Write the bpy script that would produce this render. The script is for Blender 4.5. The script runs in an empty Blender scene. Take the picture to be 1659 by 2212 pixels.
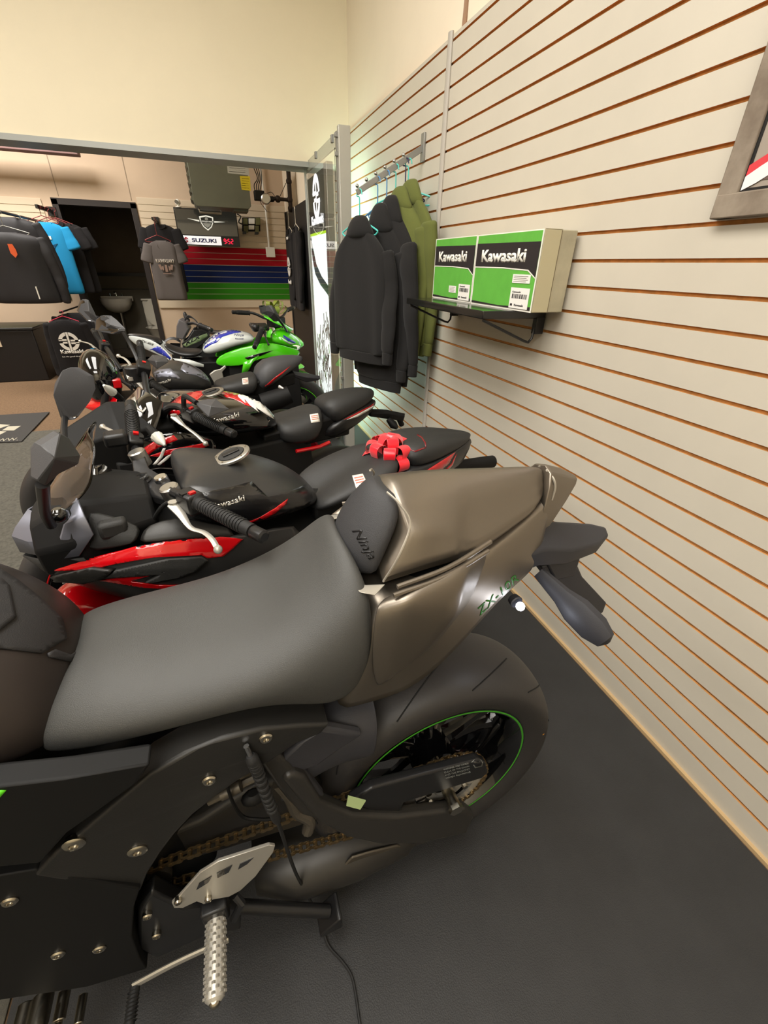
import bpy, bmesh, math, random
from mathutils import Vector as V, Matrix
from mathutils.bvhtree import BVHTree
from mathutils.geometry import tessellate_polygon
scene = bpy.context.scene
COL = scene.collection
PI = math.pi
R = math.radians
random.seed(7)
# ------------------------------------------------------------------ camera
FPX, YAW, PIT, ROL, HC = 925.107, 0.353958, -0.520596, 0.0231798, 1.36
IMW, IMH = 1659.0, 2212.0
_f = V((math.sin(YAW)*math.cos(PIT), math.cos(YAW)*math.cos(PIT), math.sin(PIT)))
_r = V((math.cos(YAW), -math.sin(YAW), 0)); _u = _r.cross(_f)
CR = _r*math.cos(ROL) + _u*math.sin(ROL); CU = -_r*math.sin(ROL) + _u*math.cos(ROL); CF = _f
CAM = V((0, 0, HC))
cd = bpy.data.cameras.new('camera'); cam = bpy.data.objects.new('camera', cd); COL.objects.link(cam)
cam.matrix_world = Matrix(((CR.x, CU.x, -CF.x, 0), (CR.y, CU.y, -CF.y, 0), (CR.z, CU.z, -CF.z, HC), (0, 0, 0, 1)))
cd.sensor_fit = 'HORIZONTAL'; cd.sensor_width = 36; cd.lens = 36*FPX/IMW; cd.clip_start = .02; cd.clip_end = 60
scene.camera = cam
def ray(px, py):
    return CR*((px-IMW/2)/FPX) - CU*((py-IMH/2)/FPX) + CF
def at(px, py, x=None, y=None, z=None):
    """a point of the place, measured off the photograph on a plane x=, y= or z= of the room"""
    d = ray(px, py)
    if x is not None: t = x/d.x
    elif y is not None: t = y/d.y
    else: t = (z-HC)/d.z
    return CAM + d*t
# ------------------------------------------------------------------ materials
def lin(c):
    return tuple(((v/255)/12.92 if v/255 <= .04045 else ((v/255+.055)/1.055)**2.4) for v in c[:3]) + (1,)
MATS = {}
def mat(name, col=(128, 128, 128), rough=.5, metal=0, coat=0, emis=0, emcol=None, trans=0, ior=1.45, bump=0, bscale=200, var=0, vscale=3, alpha=1, sheen=0, spec=.5, col2=None, stretch=None):
    if name in MATS: return MATS[name]
    m = bpy.data.materials.new(name); m.use_nodes = True; nt = m.node_tree; b = nt.nodes['Principled BSDF']
    I = b.inputs
    I['Base Color'].default_value = lin(col); I['Roughness'].default_value = rough; I['Metallic'].default_value = metal
    I['Coat Weight'].default_value = coat; I['Coat Roughness'].default_value = .05; I['IOR'].default_value = ior
    I['Transmission Weight'].default_value = trans; I['Alpha'].default_value = alpha; I['Sheen Weight'].default_value = sheen
    I['Specular IOR Level'].default_value = spec
    if emis:
        I['Emission Color'].default_value = lin(emcol or col); I['Emission Strength'].default_value = emis
    if bump or var:
        tc = nt.nodes.new('ShaderNodeTexCoord'); src = tc.outputs['Object']
        if stretch:
            mp = nt.nodes.new('ShaderNodeMapping'); mp.inputs['Scale'].default_value = stretch
            nt.links.new(src, mp.inputs['Vector']); src = mp.outputs['Vector']
    if bump:
        n = nt.nodes.new('ShaderNodeTexNoise'); n.inputs['Scale'].default_value = bscale; n.inputs['Detail'].default_value = 3
        bp = nt.nodes.new('ShaderNodeBump'); bp.inputs['Strength'].default_value = bump; bp.inputs['Distance'].default_value = .002
        nt.links.new(src, n.inputs['Vector']); nt.links.new(n.outputs['Fac'], bp.inputs['Height']); nt.links.new(bp.outputs['Normal'], I['Normal'])
    if var:
        n = nt.nodes.new('ShaderNodeTexNoise'); n.inputs['Scale'].default_value = vscale; n.inputs['Detail'].default_value = 5; n.inputs['Roughness'].default_value = .6
        rp = nt.nodes.new('ShaderNodeMapRange'); rp.inputs['From Min'].default_value = .3; rp.inputs['From Max'].default_value = .7
        mx = nt.nodes.new('ShaderNodeMix'); mx.data_type = 'RGBA'
        c2 = col2 or tuple(max(0, v*(1-var)) for v in col)
        mx.inputs[6].default_value = lin(col); mx.inputs[7].default_value = lin(c2)
        nt.links.new(src, n.inputs['Vector']); nt.links.new(n.outputs['Fac'], rp.inputs['Value']); nt.links.new(rp.outputs['Result'], mx.inputs[0])
        nt.links.new(mx.outputs[2], I['Base Color'])
    MATS[name] = m
    return m
# ------------------------------------------------------------------ mesh builder
class MB:
    def __init__(s): s.v = []; s.f = []; s.m = []; s.mi = 0; s.cr = {}
    def flip(s):
        s.v = [V((p.x, -p.y, p.z)) for p in s.v]; return s
    def add(s, vs, fs):
        o = len(s.v); s.v += [V(p) for p in vs]
        for f in fs: s.f.append([i+o for i in f]); s.m.append(s.mi)
        return s
    def box(s, c, d, rot=None, top=1.0):
        x, y, z = d[0]/2, d[1]/2, d[2]/2; vs = []
        for sz in (-1, 1):
            k = top if sz > 0 else 1
            for sx, sy in ((-1, -1), (1, -1), (1, 1), (-1, 1)): vs.append(V((sx*x*k, sy*y*k, sz*z)))
        if rot is not None:
            vs = [rot @ p for p in vs]
        return s.add([p+V(c) for p in vs], [(3, 2, 1, 0), (4, 5, 6, 7), (0, 1, 5, 4), (1, 2, 6, 5), (2, 3, 7, 6), (3, 0, 4, 7)])
    def bb(s, a, b):
        a = V(a); b = V(b); return s.box((a+b)/2, [abs(b[i]-a[i]) for i in range(3)])
    def loft(s, rings, caps=True, closed=True):
        n = len(rings[0]); vs = [p for r in rings for p in r]; fs = []
        for i in range(len(rings)-1):
            for j in range(n if closed else n-1):
                a = i*n+j; b = i*n+(j+1) % n; fs.append((a, b, b+n, a+n))
        if caps and closed:
            fs.append(tuple(range(n-1, -1, -1))); o = (len(rings)-1)*n; fs.append(tuple(range(o, o+n)))
        return s.add(vs, fs)
    def body(s, rows, caps=True, cr=None, rc=None):
        rings = []; o = len(s.v); k = len(rows[0]); n = 2*k-1 if abs(rows[0][-1][1]) < 1e-5 else 2*k
        for j, val in (cr or {}).items():
            for i in range(len(rows)-1):
                for jj in (j, n-1-j): s.cr[(o+i*n+jj, o+(i+1)*n+jj)] = val
        for i, val in (rc or {}).items():
            for j in range(n): a, b = o+i*n+j, o+i*n+(j+1) % n; s.cr[(min(a, b), max(a, b))] = val
        for h in rows:
            h = [V(p) for p in h]; m = [V((p.x, -p.y, p.z)) for p in reversed(h[:-1] if abs(h[-1].y) < 1e-5 else h)]
            rings.append(h+m)
        return s.loft(rings, caps)
    def tube(s, pts, r, n=10, cap=True, ell=None):
        pts = [V(p) for p in pts]; rings = []; up = None
        k = len(pts); rr = r if isinstance(r, (list, tuple)) else [r]*k
        for i, p in enumerate(pts):
            t = (pts[min(i+1, k-1)]-pts[max(i-1, 0)]).normalized()
            if up is None:
                up = t.orthogonal().normalized()
                if ell: 
                    up = V(ell[2]); up = (up - t*up.dot(t)).normalized()
            else: up = (up - t*up.dot(t)).normalized()
            sd = t.cross(up)
            e1, e2 = (ell[0], ell[1]) if ell else (1, 1)
            rings.append([p+(up*math.cos(a)*e1+sd*math.sin(a)*e2)*rr[i] for a in [2*PI*j/n for j in range(n)]])
        return s.loft(rings, cap)
    def cyl(s, a, b, r, r2=None, n=16): return s.tube([a, b], [r, r if r2 is None else r2], n)
    def lathe(s, prof, o=(0, 0, 0), ax=(0, 1, 0), n=48, closed=False):
        """prof: (distance along axis, radius)"""
        ax = V(ax).normalized(); e = ax.orthogonal().normalized(); g = ax.cross(e); o = V(o)
        rings = []
        for j in range(n):
            a = 2*PI*j/n; d = e*math.cos(a)+g*math.sin(a)
            rings.append([o+ax*h+d*r for h, r in prof])
        m = len(prof); vs = [p for r in rings for p in r]; fs = []
        for j in range(n):
            for i in range(m if closed else m-1):
                a = j*m+i; b = j*m+(i+1) % m; c = ((j+1) % n)*m
                fs.append((a, b, c+(i+1) % m, c+i))
        return s.add(vs, fs)
    def ball(s, c, r, sc=(1, 1, 1), n=12):
        rings = []; k = n//2+1
        for i in range(1, k):
            t = PI*i/k
            rings.append([V(c)+V((r*sc[0]*math.sin(t)*math.cos(2*PI*j/n), r*sc[1]*math.sin(t)*math.sin(2*PI*j/n), r*sc[2]*math.cos(t))) for j in range(n)])
        return s.loft(rings)
    def prism(s, poly, ex):
        """closed polygon (3D points) extruded by vector ex, centred"""
        p = [V(q) for q in poly]; e = V(ex)/2; n = len(p); a = [q-e for q in p]; b = [q+e for q in p]
        tri = tessellate_polygon([a]); fs = [tuple(t) for t in tri]+[tuple(i+n for i in reversed(t)) for t in tri]
        fs += [(i, (i+1) % n, (i+1) % n+n, i+n) for i in range(n)]
        return s.add(a+b, fs)
    def grid(s, rows, cc=None):
        n = len(rows[0]); o = len(s.v)
        for j, val in (cc or {}).items():
            for i in range(len(rows)-1): s.cr[(o+i*n+j, o+(i+1)*n+j)] = val
        vs = [V(p) for r in rows for p in r]
        return s.add(vs, [(i*n+j, i*n+j+1, (i+1)*n+j+1, (i+1)*n+j) for i in range(len(rows)-1) for j in range(n-1)])
    def mirror(s):
        s.add([V((p.x, -p.y, p.z)) for p in list(s.v)], []); n = len(s.v)//2
        for f, m in zip(list(s.f), list(s.m)): s.f.append([i+n for i in reversed(f)]); s.m.append(m)
        return s
    def build(s, name, m, parent=None, sub=0, bevel=0, solid=0, angle=35, seg=2, off=-1, merge=0):
        me = bpy.data.meshes.new(name); me.from_pydata([tuple(p) for p in s.v], [], s.f); 
        for mm in (m if isinstance(m, (list, tuple)) else [m]): me.materials.append(mm)
        bm = bmesh.new(); bm.from_mesh(me)
        for i, f in enumerate(bm.faces): f.material_index = s.m[i] if i < len(s.m) else 0
        if merge: bmesh.ops.remove_doubles(bm, verts=bm.verts, dist=merge)
        bmesh.ops.recalc_face_normals(bm, faces=bm.faces); bm.to_mesh(me); bm.free()
        if s.cr:
            at_ = me.attributes.new('crease_edge', 'FLOAT', 'EDGE'); dct = {tuple(sorted(e.vertices)): e.index for e in me.edges}
            for kk, val in s.cr.items():
                if tuple(sorted(kk)) in dct: at_.data[dct[tuple(sorted(kk))]].value = val
        me.validate(); me.shade_smooth(); 
        if not sub: me.set_sharp_from_angle(angle=R(angle))
        o = bpy.data.objects.new(name, me); COL.objects.link(o)
        if parent: o.parent = parent
        if solid:
            d = o.modifiers.new('solid', 'SOLIDIFY'); d.thickness = solid; d.offset = off
        if bevel:
            d = o.modifiers.new('bevel', 'BEVEL'); d.width = bevel; d.segments = seg; d.limit_method = 'ANGLE'; d.angle_limit = R(30)
            d.harden_normals = False
        if sub:
            d = o.modifiers.new('sub', 'SUBSURF'); d.levels = sub; d.render_levels = sub
        return o
def smooth_path(pts, n=8):
    pts = [V(p) for p in pts]; out = []
    P = [pts[0]*2-pts[1]]+pts+[pts[-1]*2-pts[-2]]
    for i in range(1, len(P)-2):
        for k in range(n):
            t = k/n; a, b, c, d = P[i-1:i+3]
            out.append(.5*((2*b)+(-a+c)*t+(2*a-5*b+4*c-d)*t*t+(-a+3*b-3*c+d)*t**3))
    return out+[pts[-1]]
def thing(name, label, cat, loc=(0, 0, 0), rotz=0, group=None):
    o = bpy.data.objects.new(name, None); COL.objects.link(o); o.location = loc; o.rotation_euler = (0, 0, rotz)
    o.empty_display_size = .05
    return tag(o, label, cat, group)
def tag(o, label, cat, group=None):
    o['label'] = label; o['category'] = cat
    if group: o['group'] = group
    return o
def struct(o): o['kind'] = 'structure'; return o
def wm(o):
    m = o.matrix_basis.copy(); p = o.parent
    while p: m = p.matrix_basis @ m; p = p.parent
    return m
def bvh_of(objs):
    bpy.context.view_layer.update(); dg = bpy.context.evaluated_depsgraph_get(); vs = []; fs = []
    for o in objs:
        e = o.evaluated_get(dg); me = e.to_mesh(); o_ = len(vs); M = wm(o)
        vs += [M @ v.co for v in me.vertices]; fs += [[i+o_ for i in p.vertices] for p in me.polygons]; e.to_mesh_clear()
    return BVHTree.FromPolygons(vs, fs)
def text_mesh(txt, shear=0, bold=0, spacing=1.0):
    """triangulated flat text: (verts 2D scaled to unit box [0..1]x[0..1], faces, aspect)"""
    cu = bpy.data.curves.new('t', 'FONT'); cu.body = txt; cu.shear = shear; cu.offset = bold; cu.space_character = spacing; cu.resolution_u = 3
    o = bpy.data.objects.new('t', cu); COL.objects.link(o); bpy.context.view_layer.update()
    me = bpy.data.meshes.new_from_object(o.evaluated_get(bpy.context.evaluated_depsgraph_get()))
    bpy.data.objects.remove(o); vs = [V(v.co) for v in me.vertices]; fs = [list(p.vertices) for p in me.polygons]
    x0 = min(v.x for v in vs); x1 = max(v.x for v in vs); y0 = min(v.y for v in vs); y1 = max(v.y for v in vs)
    bpy.data.meshes.remove(me)
    return [((v.x-x0)/(x1-x0), (v.y-y0)/(y1-y0)) for v in vs], fs, (x1-x0)/(y1-y0)
def refine(vs, fs, maxlen):
    bm = bmesh.new(); bv = [bm.verts.new((a[0], a[1], 0)) for a in vs]
    for f in fs:
        try: bm.faces.new([bv[i] for i in f])
        except ValueError: pass
    bmesh.ops.triangulate(bm, faces=bm.faces)
    for _ in range(5):
        es = [e for e in bm.edges if e.calc_length() > maxlen]
        if not es: break
        bmesh.ops.subdivide_edges(bm, edges=es, cuts=1, use_grid_fill=False); bmesh.ops.triangulate(bm, faces=[f for f in bm.faces if len(f.verts) > 3])
    bm.verts.ensure_lookup_table(); bm.verts.index_update()
    v2 = [(v.co.x, v.co.y) for v in bm.verts]; f2 = [[v.index for v in f.verts] for f in bm.faces]; bm.free()
    return v2, f2
def decal_geo(vs, fs, target, thick=.0008, res=12, lift=.0008):
    """px-space mesh draped onto the surface of the target objects, as a thin layer lying on it"""
    v2, f2 = refine(vs, fs, res); tr = bvh_of(target if isinstance(target, (list, tuple)) else [target])
    pts = []; nrm = []
    for a in v2:
        d = ray(*a).normalized(); h, n, i, t = tr.ray_cast(CAM, d)
        if h is None: pts.append(None); nrm.append(None); continue
        if n.dot(d) > 0: n = -n
        pts.append(h+n*lift); nrm.append(n)
    return pts, nrm, f2
def decal(name, polys, target, m, parent, thick=.001, res=12, lift=.0006):
    """polys: list of px polygons"""
    mb = MB(); Mi = wm(parent).inverted() if parent else Matrix()
    for poly in polys:
        if isinstance(poly, tuple) and poly[0] == 'mesh': vs, fs = poly[1], poly[2]
        else:
            vs = poly; fs = [tuple(t) for t in tessellate_polygon([[V((a[0], a[1], 0)) for a in poly]])]
        pts, nrm, f2 = decal_geo(vs, fs, target, thick, res, lift)
        ds = sorted((p-CAM).length for p in pts if p is not None)
        if not ds: continue
        keep = {}; out = []
        for i, p in enumerate(pts):
            if p is None: continue
            keep[i] = len(out); out.append(Mi @ (p))
        mb.add(out, [[keep[i] for i in f] for f in f2 if all(i in keep for i in f) and max((pts[i]-pts[j]).length for i in f for j in f) < .12*ds[len(ds)//2]])
    return mb.build(name, m, parent, solid=thick, off=0, angle=60)
def text_px(txt, p0, p1, h, shear=0, bold=0, spacing=1.0, p2=None):
    """text mapped so its baseline runs p0->p1 in the photograph and it is h px tall (up direction p2 optional)"""
    vs, fs, asp = text_mesh(txt, shear, bold, spacing)
    d = V((p1[0]-p0[0], p1[1]-p0[1])); up = V((d.y, -d.x)).normalized()*h
    if p2: up = V((p2[0], p2[1]))
    return ('mesh', [(p0[0]+d.x*a+up.x*b, p0[1]+d.y*a+up.y*b) for a, b in vs], fs)
def text3d(name, txt, o, dx, dy, m, parent=None, shear=0, bold=0, spacing=1.0, thick=.001):
    """flat lettering: origin o, width vector dx, height vector dy"""
    vs, fs, asp = text_mesh(txt, shear, bold, spacing); o = V(o); dx = V(dx); dy = V(dy)
    n = dx.cross(dy).normalized(); mb = MB(); mb.add([o+dx*a+dy*b for a, b in vs], fs)
    return mb.build(name, m, parent, solid=thick, off=0)
def quads3d(name, polys, o, dx, dy, m, parent=None, thick=.001):
    o = V(o); dx = V(dx); dy = V(dy); mb = MB(); n = dx.cross(dy).normalized()
    for p in polys: mb.prism([o+dx*a+dy*b for a, b in p], n*thick)
    return mb.build(name, m, parent)
def emblem_polys():
    """round river-like mark: a disc of two halves with notches"""
    out = []
    def arc(r, a0, a1, n=14): return [(r*math.cos(R(a0+(a1-a0)*i/n)), r*math.sin(R(a0+(a1-a0)*i/n))) for i in range(n+1)]
    out.append([(-.1, -1), (.1, -1), (.1, 1), (-.1, 1)])
    for sx in (1, -1):
        top = arc(1, 80, 12) + list(reversed(arc(.68, 20, 76)))[:0] + arc(.66, 18, 74)
        top = arc(1, 81, 10)+arc(.66, 14, 76)
        bot = arc(1, -81, -10)+arc(.66, -14, -76)
        out.append([(x*sx, y) for x, y in top]); out.append([(x*sx, y) for x, y in bot])
        if sx == 1:
            out.append([(.18, .02), (.62, .02), (.62, .2), (.18, .2)][::-1]); out.append([(.18, -.28), (.98, -.28), (.98, -.1), (.18, -.1)])
        else:
            out.append([(-.98, .1), (-.18, .1), (-.18, .28), (-.98, .28)]); out.append([(-.62, -.2), (-.18, -.2), (-.18, -.02), (-.62, -.02)])
    return out
# ------------------------------------------------------------------ bike frame (u forward, v left, z up)
CUR = None
def set_bike(root): 
    global CUR
    CUR = wm(root); return root
def B(px, py, v):
    Mi = CUR.inverted(); o = Mi @ CAM; d = Mi.to_3x3() @ ray(px, py); t = (v-o.y)/d.y
    return o+d*t
def BR(*rows): return [[B(*p) for p in r] for r in rows]
def plate(name, pts, m, parent, th=.006, v=None, bevel=.002, seg=2, mirror=False, **k):
    """flat or gently warped plate with an outline measured off the photo at lateral distance v"""
    mb = MB(); mb.prism([B(p[0], p[1], p[2] if len(p) > 2 else v) for p in pts], (0, th, 0))
    if mirror: mb.mirror()
    return mb.build(name, m, parent, bevel=bevel, seg=seg, **k)
def shell(name, rows, m, parent, th=.004, sub=2, mirror=False):
    mb = MB(); mb.grid(rows)
    if mirror: mb.mirror()
    return mb.build(name, m, parent, solid=th, off=0, sub=sub)

def two(name, mb, m, parent, **k):
    """a part and its mirror twin on the other side of the bike"""
    a = mb.build(name, m, parent, **k); mb.flip(); b = mb.build(name, m, parent, **k); mb.flip(); return a, b
# ------------------------------------------------------------------ colours
m_cream = mat('cream_paint', (236, 225, 198), .75, bump=.12, bscale=60, var=.02, vscale=2)
m_cream_r = mat('cream_paint_rough', (238, 225, 202), .8, bump=.25, bscale=40, var=.03, vscale=2)
m_slat = mat('slatwall_laminate', (200, 193, 178), .42, bump=.03, bscale=120, var=.035, vscale=2.5)
m_mdf = mat('raw_board_edge', (206, 148, 84), .85, bump=.3, bscale=300, var=.15, vscale=40)
m_blackrub = mat('rubber_floor', (46, 46, 46), .55, bump=.45, bscale=380, var=.12, vscale=9)
m_greyrub = mat('grey_carpet', (96, 93, 84), .95, bump=1, bscale=500, var=.25, vscale=60)
m_tan = mat('tan_carpet', (124, 98, 72), .95, bump=1, bscale=400, var=.25, vscale=60)
m_back = mat('back_wall_paint', (198, 176, 152), .85, bump=.2, bscale=30, var=.05, vscale=1.5)
m_black = mat('black_plastic', (20, 20, 21), .42, bump=.05, bscale=600)
m_satin = mat('satin_black', (26, 26, 27), .35)
m_gloss = mat('gloss_black', (8, 8, 9), .08, coat=1)
m_rubber = mat('rubber', (24, 24, 24), .62, bump=.1, bscale=300)
m_chrome = mat('chrome', (200, 200, 200), .12, metal=1)
m_alu = mat('aluminium', (190, 188, 182), .35, metal=1)
m_galv = mat('grey_metal', (150, 150, 146), .45, metal=.6)
m_white = mat('white_print', (232, 230, 224), .5)
m_darkwood = mat('dark_door_frame', (34, 28, 28), .5)
# ------------------------------------------------------------------ floor
mb = MB(); mb.bb((-6, -3, -.1), (1.6, 8.2, 0)); fl = struct(mb.build('floor', m_tan))
XL, YF = -5.0, 4.9
def flat(name, pts, z, m, th=.006, label=None, cat=None, bevel=.002):
    mb = MB(); mb.prism([(p[0], p[1], z) for p in pts], (0, 0, th)); return mb.build(name, m, bevel=bevel)
o = flat('rubber_mat', [(-.62, -2.9), (1.145, -2.9), (1.145, 4.15), (-.62, 4.15)], .003, m_blackrub)
tag(o, 'large black rubber mat on the floor under the parked motorcycles', 'floor mat')
o = flat('carpet', [(-4.9, -2.9), (-.625, -2.9), (-.625, 4.55), (-4.9, 4.55)], .003, m_greyrub)
tag(o, 'grey looped carpet at left beyond the motorcycle noses', 'carpet')
# logo doormat
g = [at(-90, 905, z=0), at(108, 893, z=0), at(48, 957, z=0), at(-90, 962, z=0)]
dm = flat('door_mat', [(p.x, p.y) for p in g], .011, mat('mat_rubber', (52, 50, 48), .8, bump=.6, bscale=300), .01)
tag(dm, 'dark door mat printed with pale checkered flags, left edge', 'door mat')
pm = mat('mat_print', (176, 170, 152), .8)
mb = MB()
for q in [(( -20, 915), (22, 918), (0, 925), (-42, 922)), ((18, 921), (45, 920), (30, 930), (4, 930)), ((-8, 931), (14, 932), (-4, 941), (-22, 940))]:
    pp = [at(a, b, z=.0165) for a, b in q]; mb.prism([(p.x, p.y, .0168) for p in pp], (0, 0, .001))
mb.build('flag_print', pm, dm)
vs, fs, asp = text_mesh('AMSOIL'[:0]+'WWW.'); 
mb = MB(); p0 = at(-30, 955, z=.017); p1 = at(38, 951, z=.017); up = (at(8, 946, z=.017)-at(4, 952, z=.017))
mb.add([p0+(p1-p0)*a+up*b for a, b in vs], fs); mb.build('lettering', pm, dm, solid=.001)
# ------------------------------------------------------------------ right wall
PITCH, XW, ZTOP = .0762, 1.164, 2.246
ZG = [HC+.0327-n*PITCH for n in range(-12, 19)]       # groove centres (z)
ZG = [z-.004 for z in ZG]
def slatwall(name, y0, y1, ztop, zbot, xw=XW, m=(m_slat, m_mdf), kind='x'):
    mb = MB(); gs = sorted([z for z in ZG if zbot+.01 < z < ztop-.01]); lo = zbot
    for z in gs+[None]:
        hi = (z-.0048) if z else ztop
        if kind == 'x':
            n = len(mb.f); mb.bb((xw, y0, lo), (xw+.012, y1, hi)); mb.m[-1] = mb.m[-1]
            for i in range(n, len(mb.f)):
                vz = [mb.v[k] for k in mb.f[i]]; flat_z = max(p.z for p in vz)-min(p.z for p in vz) < 1e-4
                mb.m[i] = 1 if flat_z else 0
        lo = (z+.0048) if z else lo
    mb.mi = 1; mb.bb((xw+.0085, y0, zbot), (xw+.02, y1, ztop-.002))
    mb.mi = 0; mb.bb((xw+.012, y0, ztop-.001), (xw+.022, y1, ztop+.0005))
    return mb.build(name, list(m))
struct(slatwall('wall_right', -2.9, 2.415, ZTOP, .012))
struct(slatwall('wall_right_far', 2.445, 4.6, ZTOP, .012))
mb = MB(); mb.tube([(XW-.004, 2.43, .012), (XW-.004, 2.43, ZTOP+.012)], .02, 14, ell=(.5, 1, (1, 0, 0))); struct(mb.build('trim_1', mat('trim_grey', (176, 170, 160), .4)))
# small dark nail holes in grooves
# painted wall above and behind
mb = MB(); mb.bb((XW+.022, -3, 0), (XW+.2, 7.9, 3.6)); struct(mb.build('wall_right_upper', m_cream_r))
mb = MB(); mb.tube([at(1003, 60, x=1.18), at(1008, 0, x=1.18), at(1012, -60, x=1.18)], [.012, .01, .012], 8); struct(mb.build('trim_2', mat('seam_tan', (150, 120, 96), .9)))  # thin tan line along the joint of the upper wall
mb = MB(); mb.bb((XW-.012, -2.9, .0), (XW+.01, 4.6, .0125)); struct(mb.build('baseboard_right', mat('base_strip', (188, 160, 118), .7)))
# soffit wall across, cream, with grey edge
mb = MB(); mb.bb((-6, 4.2, 2.045), (XW+.03, 4.42, 3.6)); struct(mb.build('wall_front', m_cream))
mb = MB(); mb.bb((-6, 4.18, 2.017), (1.0, 4.425, 2.05)); struct(mb.build('trim_3', mat('grey_edge_trim', (158, 160, 156), .45, metal=.3)))
# side wing of the opening beside the right wall
# ceiling, left, near walls
m_ceil = mat('ceiling_paint', (225, 218, 205), .9)
mb = MB(); mb.bb((-6, -3, 3.6), (1.6, 8.2, 3.7)); struct(mb.build('ceiling', m_ceil))
mb = MB(); mb.bb((-6, -3, 0), (-5.9, 8.2, 3.6)); struct(mb.build('wall_left', m_back))
mb = MB(); mb.bb((-6, -3.1, 0), (1.6, -3, 3.6)); struct(mb.build('wall_near', m_cream))
# ------------------------------------------------------------------ back wall, y = 7.7, with door opening
YB = 7.7
dl, dr, dt = -1.735, -.79, 2.02
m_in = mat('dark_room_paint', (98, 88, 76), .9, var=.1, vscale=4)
mb = MB()
mb.bb((-6, YB, 0), (dl, YB+.14, 3.6)); mb.bb((dr, YB, 0), (1.2, YB+.14, 3.6)); mb.bb((dl, YB, dt), (dr, YB+.14, 3.6))
struct(mb.build('wall_back', m_back))
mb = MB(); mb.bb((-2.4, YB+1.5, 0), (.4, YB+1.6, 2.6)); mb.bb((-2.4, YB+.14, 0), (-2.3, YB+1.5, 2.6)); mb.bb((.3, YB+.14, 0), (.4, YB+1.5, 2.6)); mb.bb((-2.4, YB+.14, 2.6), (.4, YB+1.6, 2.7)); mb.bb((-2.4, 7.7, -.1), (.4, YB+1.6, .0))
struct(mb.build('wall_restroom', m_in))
mb = MB()
mb.bb((dl-.01, YB-.02, 0), (dl+.06, YB+.15, dt)); mb.bb((dr-.06, YB-.02, 0), (dr+.01, YB+.15, dt)); mb.bb((dl-.01, YB-.02, dt-.06), (dr+.01, YB+.15, dt+.01))
struct(mb.build('door_1', m_darkwood, bevel=.003))
# restroom inside: rail, wainscot, sink, toilet
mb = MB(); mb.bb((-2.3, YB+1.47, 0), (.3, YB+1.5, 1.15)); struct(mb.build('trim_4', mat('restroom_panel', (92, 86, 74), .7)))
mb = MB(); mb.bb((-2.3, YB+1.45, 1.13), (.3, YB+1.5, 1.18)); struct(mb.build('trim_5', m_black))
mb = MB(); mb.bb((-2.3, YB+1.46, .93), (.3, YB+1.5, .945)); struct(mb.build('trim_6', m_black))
m_porc = mat('porcelain', (190, 184, 170), .2, coat=.5)
s = thing('sink', 'white wall sink seen through the dark restroom doorway', 'sink', (-1.52, 8.93, .78))
mb = MB(); mb.loft([[V((.24*k*math.cos(a), .19*k*math.sin(a), z)) for a in [2*PI*j/20 for j in range(20)]] for k, z in ((.35, -.18), (.7, -.14), (.95, -.05), (1, .03), (.85, .03), (.6, -.06), (.2, -.1))]); mb.build('basin', m_porc, s)
mb = MB(); mb.bb((-.24, .12, -.02), (.24, .2, .06)); mb.build('back_ledge', m_porc, s, bevel=.01)
mb = MB(); mb.tube([(0, .14, .05), (0, .14, .12), (0, .04, .13), (0, .02, .1)], .012, 8); mb.cyl((-.09, .14, .05), (-.09, .14, .1), .015); mb.cyl((.09, .14, .05), (.09, .14, .1), .015); mb.build('faucet', m_chrome, s)
mb = MB(); mb.cyl((0, .1, -.76), (0, .1, -.15), .03); mb.build('drain_pipe', m_alu, s)
t = thing('toilet', 'white toilet standing inside the dark restroom', 'toilet', (-.93, 8.65, .001))
mb = MB(); mb.loft([[V((.2*k*math.cos(a), .26*k*math.sin(a)-.05, z)) for a in [2*PI*j/20 for j in range(20)]] for k, z in ((.55, 0), (.5, .15), (.8, .32), (1, .4))]); mb.build('bowl', m_porc, t)
mb = MB(); mb.bb((-.2, .2, .38), (.2, .38, .78)); mb.build('tank', m_porc, t, bevel=.02)
mb = MB(); mb.bb((-.21, .19, .78), (.21, .39, .81)); mb.build('tank_lid', m_porc, t, bevel=.01)
mb = MB(); mb.loft([[V((.19*k*math.cos(a), .04+dz2, .6+.22*k*math.sin(a))) for a in [2*PI*j/20 for j in range(20)]] for k, dz2 in ((1, .1), (1, .12))]); mb.build('seat_lid', m_porc, t)
# ------------------------------------------------------------------ slatwall on the back wall, thin boards
def back_slats(name, x0, x1, z0, z1, cols, y=YB-.012, gc=(172, 160, 140)):
    """each slat a strip; cols(zc) -> material"""
    mb = MB(); ms = []; zz = []; z = z0
    mb.mi = 0; mb.bb((x0, y+.006, z0), (x1, YB, z1)); ms.append(mat('slat_back_'+str(gc), gc, .6))
    n = round((z1-z0)/PITCH)
    for k in range(n):
        c = cols(k, n)
        if c not in ms: ms.append(c)
        mb.mi = ms.index(c); mb.bb((x0, y-.002, z0+k*PITCH+.004), (x1, y+.008, z0+(k+1)*PITCH-.004))
    o = mb.build(name, ms); return struct(o)
m_bs = mat('back_slat_paint', (200, 184, 160), .5); m_bs0 = mat('back_slat_dark', (196, 182, 160), .5)
m_red = mat('stripe_red', (160, 16, 32), .7, spec=.2); m_blue = mat('stripe_blue', (14, 32, 82), .7, spec=.2); m_grn = mat('stripe_green', (44, 120, 18), .7, spec=.2)
zlow = .87
def cc(k, n):
    if k < 3: return m_grn
    if k < 6: return m_blue
    if k < 9: return m_red
    return m_bs
back_slats('wall_back_slats', dr+.03, 1.19, zlow, zlow+16*PITCH, cc, gc=(206, 196, 178))
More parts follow.
